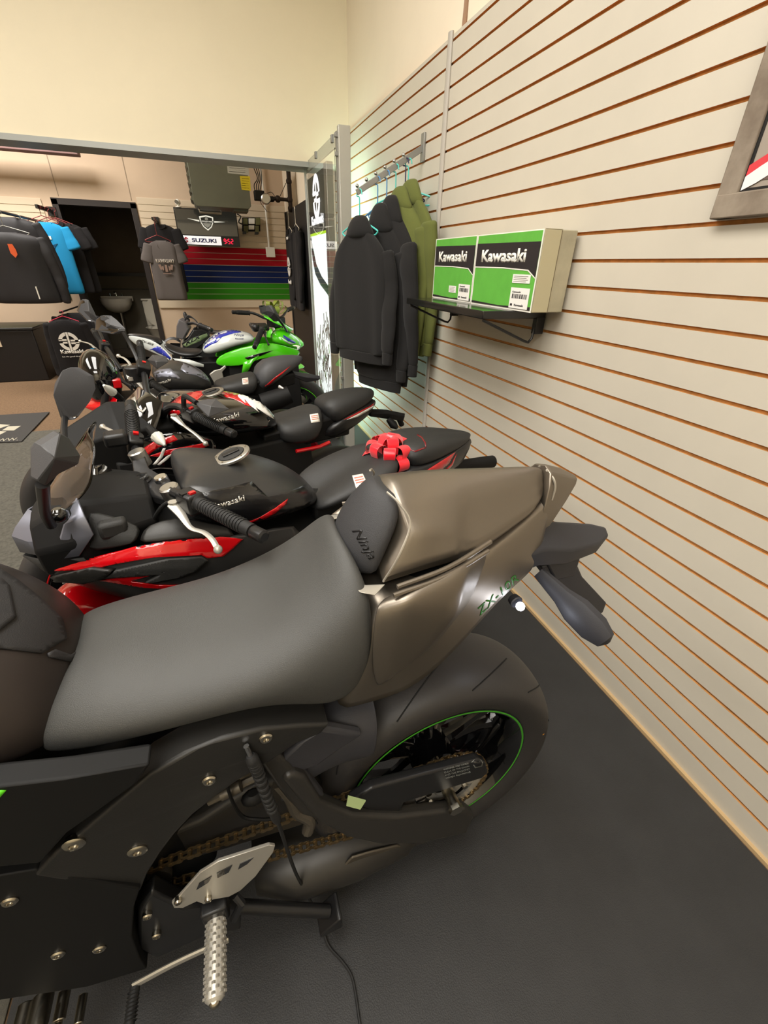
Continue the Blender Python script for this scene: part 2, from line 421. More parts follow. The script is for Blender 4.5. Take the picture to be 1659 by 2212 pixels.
back_slats('wall_back_slats_left', -5.5, dl-.12, zlow, zlow+15*PITCH, cc, gc=(206, 196, 178))
mb = MB(); mb.bb((dr+.03, YB-.02, zlow-.11), (1.19, YB, zlow-.012)); struct(mb.build('trim_7', m_bs, bevel=.003))
# ceiling duct piece seen top left
mb = MB(); q0 = at(0, 315, y=7.4); q1 = at(170, 325, y=7.4); mb.bb((q0.x-3, 7.3, q1.z-.06), (q1.x, 7.45, q1.z+.03)); struct(mb.build('trim_8', mat('mauve_trim', (128, 100, 98), .8, bump=.5, bscale=60), bevel=.01))
# panel joints on upper back wall
for xx, nm in ((at(270, 370, y=YB).x, 'trim_9'), (at(105, 350, y=YB).x, 'trim_10')):
    mb = MB(); mb.bb((xx-.004, YB-.004, 2.05), (xx+.004, YB, 3.6)); struct(mb.build(nm, mat('joint_line', (150, 134, 116), .9)))
# ================================================================== nearest motorcycle
m_ti = mat('graphite_metal_paint', (128, 120, 109), .36, metal=.85, bump=.06, bscale=1200)
m_seat = mat('seat_vinyl', (64, 64, 62), .5, bump=.35, bscale=900, var=.05, vscale=8, spec=.5)
m_tank1 = mat('dark_metal_paint', (58, 52, 49), .42, metal=.5)
m_pad = mat('pad_vinyl', (48, 48, 50), .55, bump=.4, bscale=1100)
m_frame = mat('frame_black_satin', (40, 39, 37), .42, metal=.3, bump=.08, bscale=700)
m_dark = mat('matte_black_plastic', (13, 13, 13), .6, spec=.3); m_tpad = mat('tank_pad_vinyl', (38, 37, 38), .6, bump=.3, bscale=900)
m_bluk = mat('fender_plastic', (46, 46, 50), .5, bump=.1, bscale=500)
m_swing = mat('swingarm_paint', (50, 48, 45), .4, metal=.3)
m_cast = mat('cast_metal', (96, 90, 80), .5, metal=.7, bump=.3, bscale=150)
m_chain = mat('chain_metal', (150, 128, 92), .32, metal=.9)
m_green = mat('green_print', (88, 200, 30), .4)
m_dkgreen = mat('dark_green_print', (40, 110, 36), .4)
m_silver = mat('silver_paint', (186, 182, 172), .35, metal=.6)
m_redp = mat('gloss_red', (196, 8, 18), .15, coat=1)
m_tire = mat('tyre_rubber', (46, 44, 43), .5, bump=.12, bscale=200)
m_bolt = mat('bolt_steel', (180, 174, 160), .22, metal=1)

def wheel(root, u, z, Ro, Rr, w, m_rim, m_pin=None, spokes=5, name='wheel', disc=None, vdisc=0, grooves=0, gm=None):
    """a wheel: tyre, rim with spokes, brake disc"""
    hw = w/2; mb = MB(); prof = []
    sw_ = (Ro-Rr)*.40
    for i in range(25):
        a = -PI*.5+PI*i/24
        prof.append((hw*math.sin(a)*(1.0), Rr+sw_+(Ro-Rr-sw_)*(max(0, math.cos(a))**.75)))
    prof = [(-hw*.78, Rr-.012), (-hw*.86, Rr+.004), (-hw*.95, Rr+sw_*.45)]+prof+[(hw*.95, Rr+sw_*.45), (hw*.86, Rr+.004), (hw*.78, Rr-.012)]
    mb.lathe(prof, (u, 0, z), (0, 1, 0), 96); ty = mb.build('tyre', m_tire, root)
    mb = MB(); h = hw*.87
    mb.lathe([(-h, Rr+.004), (-h, Rr-.006), (-h+.012, Rr-.016), (-.02, Rr-.045), (.02, Rr-.045), (h-.012, Rr-.016), (h, Rr-.006), (h, Rr+.004), (h-.01, Rr-.002), (0, Rr-.03), (-h+.01, Rr-.002)], (u, 0, z), (0, 1, 0), 96, closed=True)
    for k in range(spokes):
        a = 2*PI*k/spokes+.35
        for da in (-.13, .13):
            p = [V((u+math.cos(a+da*(.5+1.2*t))*(.045+(Rr-.08)*t), 0, z+math.sin(a+da*(.5+1.2*t))*(.045+(Rr-.08)*t))) for t in (0, .35, .7, 1)]
            mb.tube(p, [.022, .016, .014, .02], 8, ell=(1, 1.1, (0, 1, 0)))
    mb.lathe([(-.06, .02), (-.06, .05), (-.03, .055), (.03, .055), (.06, .05), (.06, .02)], (u, 0, z), (0, 1, 0), 32, closed=True)
    rim = mb.build('rim', m_rim, root)
    if m_pin:
        mb = MB(); mb.lathe([(h+.0004, Rr+.001), (h+.0012, Rr-.002), (h-.001, Rr-.0055), (h-.002, Rr-.0045)], (u, 0, z), (0, 1, 0), 96, closed=True)
        mb.lathe([(-h-.0004, Rr+.001), (-h-.0012, Rr-.002), (-h+.001, Rr-.0055), (-h+.002, Rr-.0045)], (u, 0, z), (0, 1, 0), 96, closed=True)
        mb.build('rim_stripe', m_pin, rim)
    if disc:
        mb = MB(); mb.lathe([(vdisc-.0025, disc*.72), (vdisc+.0025, disc*.72), (vdisc+.0025, disc), (vdisc-.0025, disc)], (u, 0, z), (0, 1, 0), 64, closed=True)
        for k in range(6):
            a = k*PI/3; mb.box((u+math.cos(a)*disc*.55, vdisc, z+math.sin(a)*disc*.55), (disc*.4, .004, .018), Matrix.Rotation(-a, 3, 'Y'))
        mb.build('brake_disc', m_alu, root)
    return ty, rim

def chain(root, pts, m=None, pitch=.0159, w=.016, name='chain', closed=True, half=.006):
    pts = [V(p) for p in pts]
    # resample to pitch
    seq = []; L = [0]
    P = pts+([pts[0]] if closed else [])
    for a, b in zip(P, P[1:]): L.append(L[-1]+(b-a).length)
    n = int(L[-1]/pitch); n -= n % 2
    def samp(s):
        for i in range(len(L)-1):
            if s <= L[i+1]+1e-9: 
                t = (s-L[i])/(L[i+1]-L[i]+1e-9); return P[i].lerp(P[i+1], t)
        return P[-1]
    q = [samp(L[-1]*k/n) for k in range(n+1)]
    mb = MB()
    for k in range(n):
        a, b = q[k], q[k+1]; d = (b-a); c = (a+b)/2; ang = math.atan2(d.z, d.x); rot = Matrix.Rotation(-ang, 3, 'Y')
        o = w*.42 if k % 2 else w*.28
        for s in (-1, 1):
            # peanut shaped side plate
            out = []
            for t, h_ in ((-1, .25), (-.85, .8), (-.5, 1), (0, .62), (.5, 1), (.85, .8), (1, .25)): out.append((t*pitch*.78, h_*half))
            poly = [V((x, s*o, y)) for x, y in out]+[V((x, s*o, -y)) for x, y in reversed(out)]
            mb.prism([rot @ p+c for p in poly], (0, .0018, 0))
        mb.cyl(a-V((0, w*.5, 0)), a+V((0, w*.5, 0)), .0042, n=8)
    return mb.build(name, m or m_chain, root)

def bolt_px(parent, px, py, v, r=.009, m=None, name='bolt', on=None):
    c = B(px, py, v); mb = MB()
    if on:
        h = bvh_of(on).ray_cast(CAM, ray(px, py).normalized())
        if h[0] is not None: c = CUR.inverted() @ h[0]
    mb.lathe([(-.006, r*.9), (-.001, r), (.002, r), (.004, r*.8), (.0045, r*.45), (.002, r*.42), (.002, .0001)], c, (0, 1, 0), 20)
    return mb.build(name, m or m_bolt, parent)

def bike_root(name, label, x, y, rz, group=None):
    return set_bike(thing(name, label, 'motorcycle', (x, y, .0065), rz, group))

k1 = bike_root('motorcycle', 'graphite grey sport motorcycle closest to the camera, with a solid seat cowl', .335, .56, PI)
# --- seat
mb = MB(); mb.body([
 [(.640, .098, .805), (.636, .106, .828), (.622, .085, .850), (.605, .05, .868), (.592, 0, .872)],
 [(.628, .116, .800), (.618, .124, .832), (.600, .098, .862), (.585, .06, .875), (.572, 0, .878)],
 [(.535, .128, .800), (.528, .142, .832), (.522, .115, .860), (.515, .07, .873), (.508, 0, .874)],
 [(.425, .132, .806), (.42, .148, .834), (.412, .126, .860), (.405, .08, .872), (.40, 0, .873)],
 [(.337, .138, .808), (.333, .158, .842), (.327, .138, .880), (.32, .085, .896), (.31, 0, .898)],
 [(.262, .140, .762), (.258, .158, .835), (.252, .142, .908), (.25, .09, .944), (.25, 0, .952)],
 [(.222, .134, .772), (.212, .154, .845), (.206, .138, .935), (.212, .085, .985), (.222, 0, 1.002)],
 [(.200, .118, .79), (.186, .138, .85), (.180, .122, .938), (.190, .075, .984), (.204, 0, .998)],
 [(.206, .09, .80), (.196, .105, .85), (.192, .095, .925), (.198, .05, .955), (.208, 0, .965)]], cr={0: .8})
seat = mb.build('seat', m_seat, k1, sub=3)
# --- tank
mb = MB(); mb.body([
 [(.606, .075, .80), (.604, .080, .82), (.60, .06, .845), (.596, .035, .855), (.592, 0, .858)],
 [(.616, .10, .79), (.612, .11, .82), (.606, .088, .858), (.602, .05, .876), (.598, 0, .88)],
 [(.645, .125, .80), (.64, .138, .84), (.63, .12, .885), (.625, .07, .93), (.62, 0, .94)],
 [(.69, .15, .81), (.69, .167, .86), (.688, .15, .925), (.686, .09, .985), (.684, 0, 1.0)],
 [(.76, .165, .82), (.76, .185, .88), (.76, .17, .96), (.76, .10, 1.02), (.76, 0, 1.035)],
 [(.90, .17, .84), (.90, .19, .90), (.90, .175, .98), (.90, .10, 1.04), (.90, 0, 1.055)],
 [(1.03, .12, .86), (1.03, .15, .90), (1.03, .13, .96), (1.03, .08, 1.0), (1.03, 0, 1.01)]])
tank = mb.build('fuel_tank', m_tank1, k1, sub=3)
# --- tail fairing
mb = MB(); mb.body(BR(
 [(700, 1545, .115), (735, 1500, .128), (765, 1430, .132), (785, 1360, .13), (795, 1312, .112)],
 [(760, 1526, .118), (790, 1478, .132), (812, 1415, .137), (822, 1345, .134), (828, 1302, .110)],
 [(868, 1500, .12), (890, 1440, .134), (903, 1370, .136), (905, 1305, .126), (908, 1262, .096)],
 [(935, 1452, .108), (957, 1385, .110), (975, 1320, .108), (987, 1262, .100), (990, 1230, .084)],
 [(1000, 1387, .095), (1025, 1320, .090), (1045, 1255, .084), (1058, 1205, .078), (1066, 1184, .068)],
 [(1080, 1292, .075), (1100, 1245, .076), (1115, 1190, .07), (1128, 1148, .06), (1131, 1132, .052)],
 [(1140, 1242, .055), (1155, 1205, .053), (1167, 1160, .048), (1183, 1112, .042), (1188, 1086, .034)],
 [(1176, 1200, .04), (1184, 1165, .038), (1190, 1130, .034), (1196, 1092, .03), (1196, 1052, .024)]), cr={0: 1, 4: 1, 2: .4})
tail = mb.build('tail_fairing', m_ti, k1, sub=2)
# overlapping outer side panel with a sharp rear edge
def side_panel(s):
    rows = [[(812, 1490, .135), (832, 1478, .140), (905, 1420, .140), (940, 1393, .126)],
            [(800, 1430, .142), (852, 1400, .151), (950, 1365, .147), (972, 1350, .116)],
            [(803, 1370, .142), (874, 1345, .154), (988, 1318, .146), (998, 1322, .102)],
            [(808, 1322, .138), (880, 1300, .151), (994, 1262, .141), (1022, 1288, .088)],
            [(818, 1302, .130), (882, 1286, .143), (1002, 1222, .129), (1045, 1228, .083)],
            [(830, 1292, .118), (882, 1272, .123), (1004, 1212, .110), (1062, 1176, .082)]]
    mb = MB(); g = BR(*rows)
    if s < 0: g = [[V((p.x, -p.y, p.z)) for p in r] for r in g]
    mb.grid(g, {1: .9, 2: 1}); return mb.build('side_panel', m_ti, k1, solid=.005, off=0, sub=2)
sp = side_panel(1); side_panel(-1)
# lips under the cowl gap
for a, b, rr in (((850, 1286, .138), (1055, 1190, .108), .0035), ((858, 1268, .125), (1060, 1170, .095), .004)):
    mb = MB(); p = B(*a); q = B(*b); mb.tube(smooth_path([p, p.lerp(q, .5)+V((0, .008, -.002)), q]), rr, 8); two('panel_lip', mb, m_ti, k1)
# --- seat cowl
def BB(*q): return tuple(B(*q))
mb = MB(); mb.body([
 [BB(826, 1259, .093), BB(833, 1246, .095), BB(880, 1150, .077), BB(858, 1086, .048), (.132, 0, 1.066)],
 [BB(836, 1256, .095), BB(843, 1243, .097), BB(887, 1148, .079), BB(866, 1084, .050), (.118, 0, 1.076)],
 [BB(905, 1234, .096), BB(908, 1222, .100), BB(928, 1146, .086), BB(918, 1078, .050), (.065, 0, 1.081)],
 [BB(985, 1211, .092), BB(988, 1196, .096), BB(982, 1146, .080), BB(988, 1070, .043), (.0, 0, 1.080)],
 [BB(1001, 1205, .088), BB(1005, 1190, .087), BB(1008, 1138, .066), BB(1010, 1065, .039), (-.025, 0, 1.077)],
 [BB(1065, 1172, .070), BB(1068, 1152, .068), BB(1070, 1112, .052), BB(1075, 1052, .030), (-.085, 0, 1.070)],
 [BB(1130, 1122, .050), BB(1132, 1106, .047), BB(1132, 1078, .036), BB(1135, 1036, .020), (-.14, 0, 1.063)],
 [BB(1186, 1082, .034), BB(1188, 1068, .032), BB(1190, 1048, .024), BB(1186, 1024, .011), (-.183, 0, 1.055)]], cr={0: 1, 1: 1, 2: 1, 3: .6}, rc={0: 1, 1: .9, 3: .8, 4: .5})
cowl = mb.build('seat_cowl', m_ti, k1, sub=2)
# silver piping around the cowl and its rear seam
m_pipe = mat('pale_edge', (168, 162, 150), .35, metal=.5)
mb = MB(); pp = [B(*q) for q in ((828, 1256, .098), (862, 1200, .102), (886, 1132, .084), (862, 1088, .062), (836, 1063, .04))]
mb.tube(smooth_path(pp), .0018, 6); two('cowl_piping', mb, m_pipe, cowl)
mb = MB(); pp = [B(*q) for q in ((1192, 1080, .036), (1199, 1055, .034), (1196, 1035, .028), (1180, 1015, .008))]
mb.tube(smooth_path(pp), .0022, 6); two('tail_seam', mb, m_pipe, cowl)
# end cap
mb = MB(); mb.body([
 [(-.150, .040, .935), (-.155, .042, .985), (-.160, .036, 1.03), (-.17, .022, 1.050), (-.175, 0, 1.056)],
 [(-.185, .034, .945), (-.19, .034, .985), (-.195, .030, 1.022), (-.205, .018, 1.038), (-.21, 0, 1.045)],
 [(-.225, .018, .985), (-.232, .018, 1.0), (-.240, .016, 1.015), (-.247, .01, 1.022), (-.25, 0, 1.024)]])
mb.build('tail_end_cap', m_ti, k1, bevel=.003, angle=25)
# back pad
mb = MB(); mb.body([
 [(.158, .082, .955), (.175, .072, .945), (.196, .035, .942), (.200, 0, .942)],
 [(.150, .088, .965), (.186, .080, .953), (.212, .038, .945), (.216, 0, .945)],
 [(.132, .088, 1.00), (.178, .078, .996), (.205, .036, .990), (.208, 0, .990)],
 [(.112, .074, 1.036), (.150, .064, 1.036), (.178, .030, 1.034), (.180, 0, 1.034)],
 [(.118, .048, 1.058), (.138, .040, 1.062), (.152, .02, 1.066), (.155, 0, 1.067)],
 [(.122, .035, 1.058), (.13, .030, 1.062), (.138, .015, 1.066), (.140, 0, 1.067)]])
pad = mb.build('back_pad', m_pad, k1, sub=2)
# bright bracket between seat and cowl
mb = MB(); mb.prism([B(*q) for q in ((756, 1254, .088), (790, 1264, .098), (832, 1262, .103), (810, 1286, .118), (778, 1280, .11), (762, 1266, .098))], (0, .004, .002)); two('tail_bracket', mb, m_silver, k1, bevel=.002)
# inner tail frame filler (dark)
mb = MB(); mb.body([[(.24, .09, .80), (.24, .09, .90), (.24, 0, .91)], [(.05, .085, .80), (.05, .085, .94), (.05, 0, .95)], [(-.12, .03, .93), (-.12, .03, .99), (-.12, 0, 1.0)]]); mb.build('subframe', m_dark, k1)
# --- rear fender and licence bracket
mb = MB(); mb.body([
 [(-.02, .05, .84), (-.03, .06, .90), (-.04, 0, .93)],
 [(-.17, .045, .865), (-.17, .055, .91), (-.17, 0, .945)],
 [(-.24, .045, .852), (-.24, .052, .892), (-.24, 0, .925)],
 [(-.32, .035, .855), (-.32, .038, .88), (-.325, 0, .905)],
 [(-.365, .015, .872), (-.365, .016, .88), (-.37, 0, .888)]])
rf = mb.build('rear_fender', m_bluk, k1, bevel=.006, seg=3, angle=25)
mb = MB(); mb.body([[(-.24, .03, .80), (-.20, .03, .86), (-.20, 0, .86)], [(-.29, .03, .80), (-.29, .03, .862), (-.29, 0, .862)]]); mb.build('plate_light', m_bluk, rf, bevel=.004)
mb = MB(); mb.prism([(-.27, 0, .86), (-.20, 0, .84), (-.265, 0, .76), (-.38, 0, .645), (-.42, 0, .655), (-.42, 0, .685), (-.32, 0, .785)], (0, .05, 0)); mb.build('plate_bracket', m_bluk, k1, bevel=.004)

# turn signals on short stalks
mb = MB(); a, b = V((-.19, .03, .835)), V((-.25, .175, .765))
mb.tube([a, a.lerp(b, .35), a.lerp(b, .55), a.lerp(b, .8), b.lerp(a, .04), b], [.012, .018, .027, .027, .018, .004], 10, ell=(1.15, .6, (-.3, 0, 1)))
sig = two('turn_signal', mb, m_bluk, k1)
# small lit lamp under the tail
m_led = mat('lit_lamp', (255, 255, 255), .3, emis=14, emcol=(235, 240, 255))
lp = B(1124, 1310, .075); mb = MB(); mb.ball((0, 0, 0), .0085); lmp = mb.build('tail_light_lamp', m_led, k1); lmp.location = lp; lmp['label'] = 'lit white lamp'
l = bpy.data.lights.new('lamp_glow', 'POINT'); l.energy = .14; l.color = (.82, .87, 1); l.shadow_soft_size = .012; l.specular_factor = 0
lo = bpy.data.objects.new('lamp_glow', l); COL.objects.link(lo); lo.location = wm(k1) @ (lp+V((-.01, .05, -.03)))
mb = MB(); mb.lathe([(-.012, .011), (0, .013), (.002, .011)], (0, 0, 0), (0, 1, 0), 16); hs = mb.build('lamp_housing', m_bluk, k1); hs.location = lp-V((0, .012, 0))
# --- rear wheel
ty, rim = wheel(k1, 0, .318, .318, .222, .19, m_gloss, mat('rim_green', (58, 140, 34), .4), spokes=5, disc=.11, vdisc=-.075)
mb = MB()
for a0 in [2*PI*k/11 for k in range(11)]:
    p = []
    for t in range(9):
        f = t/8; ph = math.radians(62-50*f)*1.0; y = .095*math.sin(ph); rr = .2604+.0576*(max(0, math.cos(ph))**.75)+.0004
        a = a0+.42*f; p.append(V((math.cos(a)*rr, y, .318+math.sin(a)*rr)))
    mb.tube(p, .0016, 5); 
grv = mb.build('tread_groove', mat('groove_black', (6, 6, 6), .8), ty)
mb = MB(); c = B(1160, 1580, .075); mb.ball((0, 0, 0), .004, (1, .3, .8)); o_ = mb.build('paint_dot', mat('paint_dot', (190, 130, 40), .5), ty); o_.location = (-.268, .0935, .318+.045)
# sprocket + chain
mb = MB(); prof = []
N = 82
ring = []
for k in range(N):
    a = 2*PI*k/N; r = .104+(.003 if k % 2 else -.004); ring.append((r*math.cos(a), r*math.sin(a)))
vi = .1035
outer = [V((x, vi, .318+z)) for x, z in ring]; inner = [V((.078*math.cos(2*PI*k/N), vi, .318+.078*math.sin(2*PI*k/N))) for k in range(N)]
mb.loft([[p-V((0, .003, 0)) for p in outer], [p+V((0, .003, 0)) for p in outer], [p+V((0, .003, 0)) for p in inner], [p-V((0, .003, 0)) for p in inner], [p-V((0, .003, 0)) for p in outer]], caps=False)
mb.lathe([(-.003, .03), (.003, .03), (.003, .05), (-.003, .05)], (0, vi, .318), (0, 1, 0), 40, closed=True)
for k in range(6):
    a = k*PI/3+.3; mb.box((math.cos(a)*.065, vi, .318+math.sin(a)*.065), (.045, .005, .012), Matrix.Rotation(-a, 3, 'Y'))
spk = mb.build('rear_sprocket', m_silver, k1)
for k in range(6):
    a = k*PI/3+.3; c = V((math.cos(a)*.05, vi+.004, .318+math.sin(a)*.05)); mb = MB(); mb.cyl(c, c+V((0, .009, 0)), .007, n=6); mb.build('sprocket_nut', m_bolt, spk)
fs_ = V((.60, .1035, .385)); cp = []
for k in range(14): a = R(90+180*k/13); cp.append(V((.104*math.cos(a), .1035, .318+.104*math.sin(a))))
for k in range(10): a = R(-90+180*k/9); cp.append(fs_+V((.038*math.cos(a), 0, .038*math.sin(a))))
chain(k1, cp)
mb = MB(); mb.lathe([(-.006, .012), (-.006, .036), (.006, .036), (.006, .012)], fs_, (0, 1, 0), 30, closed=True); mb.build('front_sprocket', m_cast, k1)
# --- swingarm
def arm(s):
    mb = MB()
    out = [(640, 1600), (700, 1560), (782, 1576), (735, 1612), (650, 1640), (668, 1680), (735, 1712), (770, 1722), (860, 1738), (1000, 1728), (1022, 1745), (1010, 1790), (900, 1812), (820, 1812), (740, 1795), (680, 1760), (640, 1715), (600, 1690), (560, 1700), (470, 1760), (420, 1800), (380, 1780), (440, 1720), (560, 1650), (610, 1640)]
    return out
mb = MB(); mb.prism([B(x, y, .138) for x, y in [(628, 1655), (655, 1665), (690, 1718), (760, 1748), (860, 1752), (1000, 1735), (1020, 1750), (1005, 1788), (900, 1810), (820, 1812), (745, 1795), (685, 1762), (640, 1712), (605, 1668)]], (0, .028, 0))
sw = two('swingarm', mb, m_swing, k1, bevel=.010, seg=4)[0]
mb = MB(); mb.prism([(.40, .05, .52), (.30, .05, .50), (.24, .05, .36), (.32, .05, .32), (.50, .05, .34), (.62, .05, .36), (.62, .05, .46), (.50, .05, .47)], (0, .06, 0))
two('swingarm_pivot_arm', mb, m_swing, k1, bevel=.012, seg=3)
mb = MB(); mb.prism([B(x, y, .128) for x, y in [(585, 1600), (628, 1640), (655, 1690), (690, 1735), (680, 1762), (645, 1745), (600, 1690), (580, 1660), (560, 1630)]], (0, .03, 0)); mb.build('swingarm_brace', m_swing, k1, bevel=.008, seg=3)
mb = MB(); mb.cyl((0, -.158, .318), (0, .158, .318), .014, n=24); mb.cyl((0, .15, .318), (0, .16, .318), .017, n=6); mb.build('axle', m_bolt, k1)
# lower lit edge tube of the arm
# hugger above tyre
rows = []
for uu, z0 in ((.345, .60), (.30, .645), (.25, .668), (.205, .668), (.165, .655)):
    rows.append([(uu+.015, .118, z0-.10), (uu+.012, .124, z0-.06), (uu+.004, .112, z0-.018), (uu, .07, z0+.004), (uu, 0, z0+.012)])
mb = MB(); g = [[V(p) for p in r]+[V((p[0], -p[1], p[2])) for p in reversed(r[:-1])] for r in rows]; mb.grid(g)
hug = mb.build('rear_hugger', m_bluk, k1, solid=.004, sub=2, off=0)
mb = MB(); mb.prism([B(*q) for q in ((598, 1640, .128), (640, 1600, .128), (700, 1562, .125), (782, 1577, .118), (738, 1604, .122), (690, 1640, .125), (655, 1652, .125), (700, 1712, .128), (672, 1722, .13), (625, 1680, .13))], (0, .02, 0))
mb.build('hugger_side', m_bluk, hug, bevel=.006, seg=3)
# chain guard
mb = MB(); mb.prism([B(x, y, .128) for x, y in [(752, 1722), (800, 1692), (1030, 1632), (1045, 1640), (1050, 1660), (1036, 1673), (870, 1724), (862, 1745), (800, 1742)]], (0, .02, 0))
cg = mb.build('chain_guard', m_satin, k1, bevel=.005, seg=3)
decal('guard_warning', [text_px(t, (958+i*1.5, 1664+i*6.2), (1012+i*1.5, 1650+i*6.2), 3.4) for i, t in enumerate(('WARNING  KEEP HANDS', 'CLEAR OF THE CHAIN', 'AND THE SPROCKET', 'WHEN RUNNING'))], cg, mat('guard_print', (120, 122, 118), .6), cg, thick=.0004, res=40)
decal('guard_logo', [[(1018, 1646), (1024, 1641), (1038, 1641), (1043, 1647), (1041, 1655), (1026, 1659)]], cg, mat('guard_print', (120, 122, 118), .6), cg, thick=.0004, res=40)
decal('guard_logo_hole', [[(1020, 1647), (1025, 1643), (1037, 1643), (1041, 1648), (1039, 1653), (1027, 1656)]], cg, m_satin, cg, thick=.0008, res=40)
mb = MB(); mb.prism([B(x, y, .156) for x, y in [(752, 1719), (790, 1729), (778, 1748), (748, 1740)]], (0, .002, 0)); mb.build('reflector_sticker', mat('pale_green', (176, 196, 140), .4), sw)
# --- exhaust chamber under the pivot
mb = MB(); cs = [(.44, .0, .17), (.36, .0, .17), (.22, .0, .165), (.10, 0, .155), (.05, 0, .15)]; rr = [.05, .085, .09, .08, .055]
mb.tube([V((u, .05, z)) for u, _, z in cs], rr, 20, ell=(.8, 1.15, (0, 0, 1))); ex = mb.build('exhaust_chamber', m_swing, k1)
mb = MB(); mb.prism([B(x, y, .13) for x, y in [(728, 1882), (760, 1850), (800, 1838), (858, 1824), (878, 1828), (876, 1842), (800, 1868), (735, 1894)]], (0, .006, 0)); mb.build('exhaust_heat_shield', m_cast, ex, bevel=.003)
# --- frame cover with rounded upper edge
outl = [(85, 1848), (130, 1800), (190, 1752), (262, 1690), (328, 1634), (400, 1592), (480, 1560), (560, 1542), (640, 1536), (705, 1535), (690, 1552), (640, 1572), (600, 1600), (555, 1628), (520, 1648), (460, 1690), (420, 1722), (380, 1765), (350, 1805), (322, 1850), (306, 1890)]
mb = MB(); mb.prism([B(x, y, .128+.02*max(0, min(1, (500-x)/400))) for x, y in outl], (0, .05, 0)); fc = mb.build('frame_cover', m_frame, k1, bevel=.017, seg=5)
mb = MB(); mb.prism([B(x, y, .165) for x, y in [(-260, 1760), (-120, 1690), (0, 1672), (160, 1655), (328, 1628), (300, 1668), (225, 1722), (150, 1775), (95, 1838), (0, 1846), (-150, 1880), (-260, 1900)]], (0, .03, 0)); tc_ = mb.build('side_cover', m_dark, k1, bevel=.004, seg=3)
mb = MB(); mb.prism([B(x, y, .15) for x, y in [(-260, 1900), (-120, 1880), (0, 1856), (88, 1842), (306, 1888), (292, 1930), (288, 1990), (306, 2040), (320, 2062), (190, 2100), (0, 2125), (-260, 2150)]], (0, .04, 0)); lc = mb.build('engine_cover', m_dark, k1, bevel=.012, seg=3)
decal('side_stripe', [[(-40, 1740), (0, 1706), (14, 1706), (0, 1722), (-30, 1760)]], tc_, m_green, tc_, thick=.0008)
for q in ((160, 1822, .178), (297, 1837, .172)): bolt_px(k1, *q, r=.0135, on=[fc, tc_, lc])
for q in ((574, 1593, .156), (452, 1684, .162), (22, 1945, .172), (215, 2048, .172), (126, 2060, .172)): bolt_px(k1, *q, r=.010, on=[fc, tc_, lc])
# engine mass and gearbox behind
mb = MB(); mb.body([[(.98, .13, .24), (.98, .16, .45), (.98, .12, .70), (.98, 0, .72)], [(.70, .14, .22), (.70, .165, .42), (.70, .12, .74), (.70, 0, .76)], [(.56, .09, .24), (.56, .09, .42), (.56, .08, .74), (.56, 0, .76)], [(.50, .06, .28), (.50, .06, .42), (.50, .05, .70), (.50, 0, .72)]])
mb.build('engine_block', m_dark, k1, bevel=.01)
for x, y, v, r, L in ((95, 2150, .15, .016, .05), (60, 2168, .15, .014, .05), (140, 2140, .14, .010, .04), (180, 2148, .14, .008, .04)):
    c = B(x, y, v); mb = MB(); mb.cyl(c, c+V((0, L, 0)), r, n=20); mb.cyl(c+V((0, L, 0)), c+V((0, L+.008, 0)), r*.7, n=6); mb.build('engine_fitting', m_bolt, k1, bevel=.0015)
# linkage, shock and reservoir in the gap
mb = MB(); mb.tube(smooth_path([(.45, .02, .30), (.42, .02, .5), (.40, .02, .68)]), .032, 16)
for k in range(7): mb.lathe([(-.006, .035), (0, .042), (.006, .035)], (.45-.008*k, .02, .34+.045*k), (-.15, 0, 1), 20)
mb.build('rear_shock', m_cast, k1)
mb = MB(); pts = [B(*q) for q in ((600, 1690, .12), (625, 1720, .13), (640, 1752, .135), (668, 1770, .14), (664, 1796, .145))]; mb.tube(smooth_path(pts, 5), [.013]*21 if False else .011, 10); mb.tube([B(640, 1748, .13), B(668, 1720, .135)], .010, 10); mb.build('rear_brake_link', m_cast, k1)
mb = MB(); mb.tube(smooth_path([B(*q) for q in ((450, 1732, .10), (490, 1712, .10), (530, 1690, .10), (570, 1672, .10))]), .007, 8); mb.cyl(B(478, 1717, .11), B(520, 1697, .11), .010); mb.build('frame_bracket', m_cast, k1)
mb = MB(); mb.tube(smooth_path([B(*q) for q in ((505, 1655, .12), (492, 1700, .125), (520, 1760, .125), (560, 1770, .13), (600, 1768, .13))]), .003, 6); mb.build('wiring', m_dark, k1)
mb = MB(); mb.ball((0, 0, 0), .018, (1.2, .8, .8)); o_ = mb.build('connector', m_dark, k1); o_.location = B(548, 1722, .11)
# --- heel guard, rider peg, shift lever, side stand
pts = [(371, 1948), (386, 1934), (432, 1882), (470, 1858), (582, 1822), (594, 1824), (590, 1838), (552, 1890), (520, 1920), (494, 1934), (460, 1940), (440, 1950), (425, 1944), (395, 1958), (376, 1958)]
def slot(px): return [B(x, y, .172) for x, y in px]
vs_ = [(x, y) for x, y in pts]
mb = MB(); mb.prism([B(x, y, .168) for x, y in pts], (0, .005, 0)); hg = mb.build('heel_guard', m_silver, k1, bevel=.0012)
for s_ in ([(468, 1886), (502, 1868), (494, 1884), (470, 1896)], [(430, 1908), (458, 1892), (450, 1906), (424, 1922)], [(518, 1866), (548, 1852), (534, 1866), (514, 1878)]):
    mb = MB(); mb.prism([B(x, y, .1712) for x, y in s_], (0, .0012, 0)); mb.build('guard_slot', m_gloss, hg)
for q in ((385, 1947, .174), (450, 1942, .174)): bolt_px(hg, *q, r=.006)
mb = MB(); mb.prism([B(x, y, .14) for x, y in [(300, 1945), (330, 1905), (400, 1940), (470, 1930), (520, 1945), (520, 1990), (450, 2000), (340, 2050), (300, 2030), (300, 1980)]], (0, .03, 0)); mb.build('peg_bracket', m_satin, k1, bevel=.006)
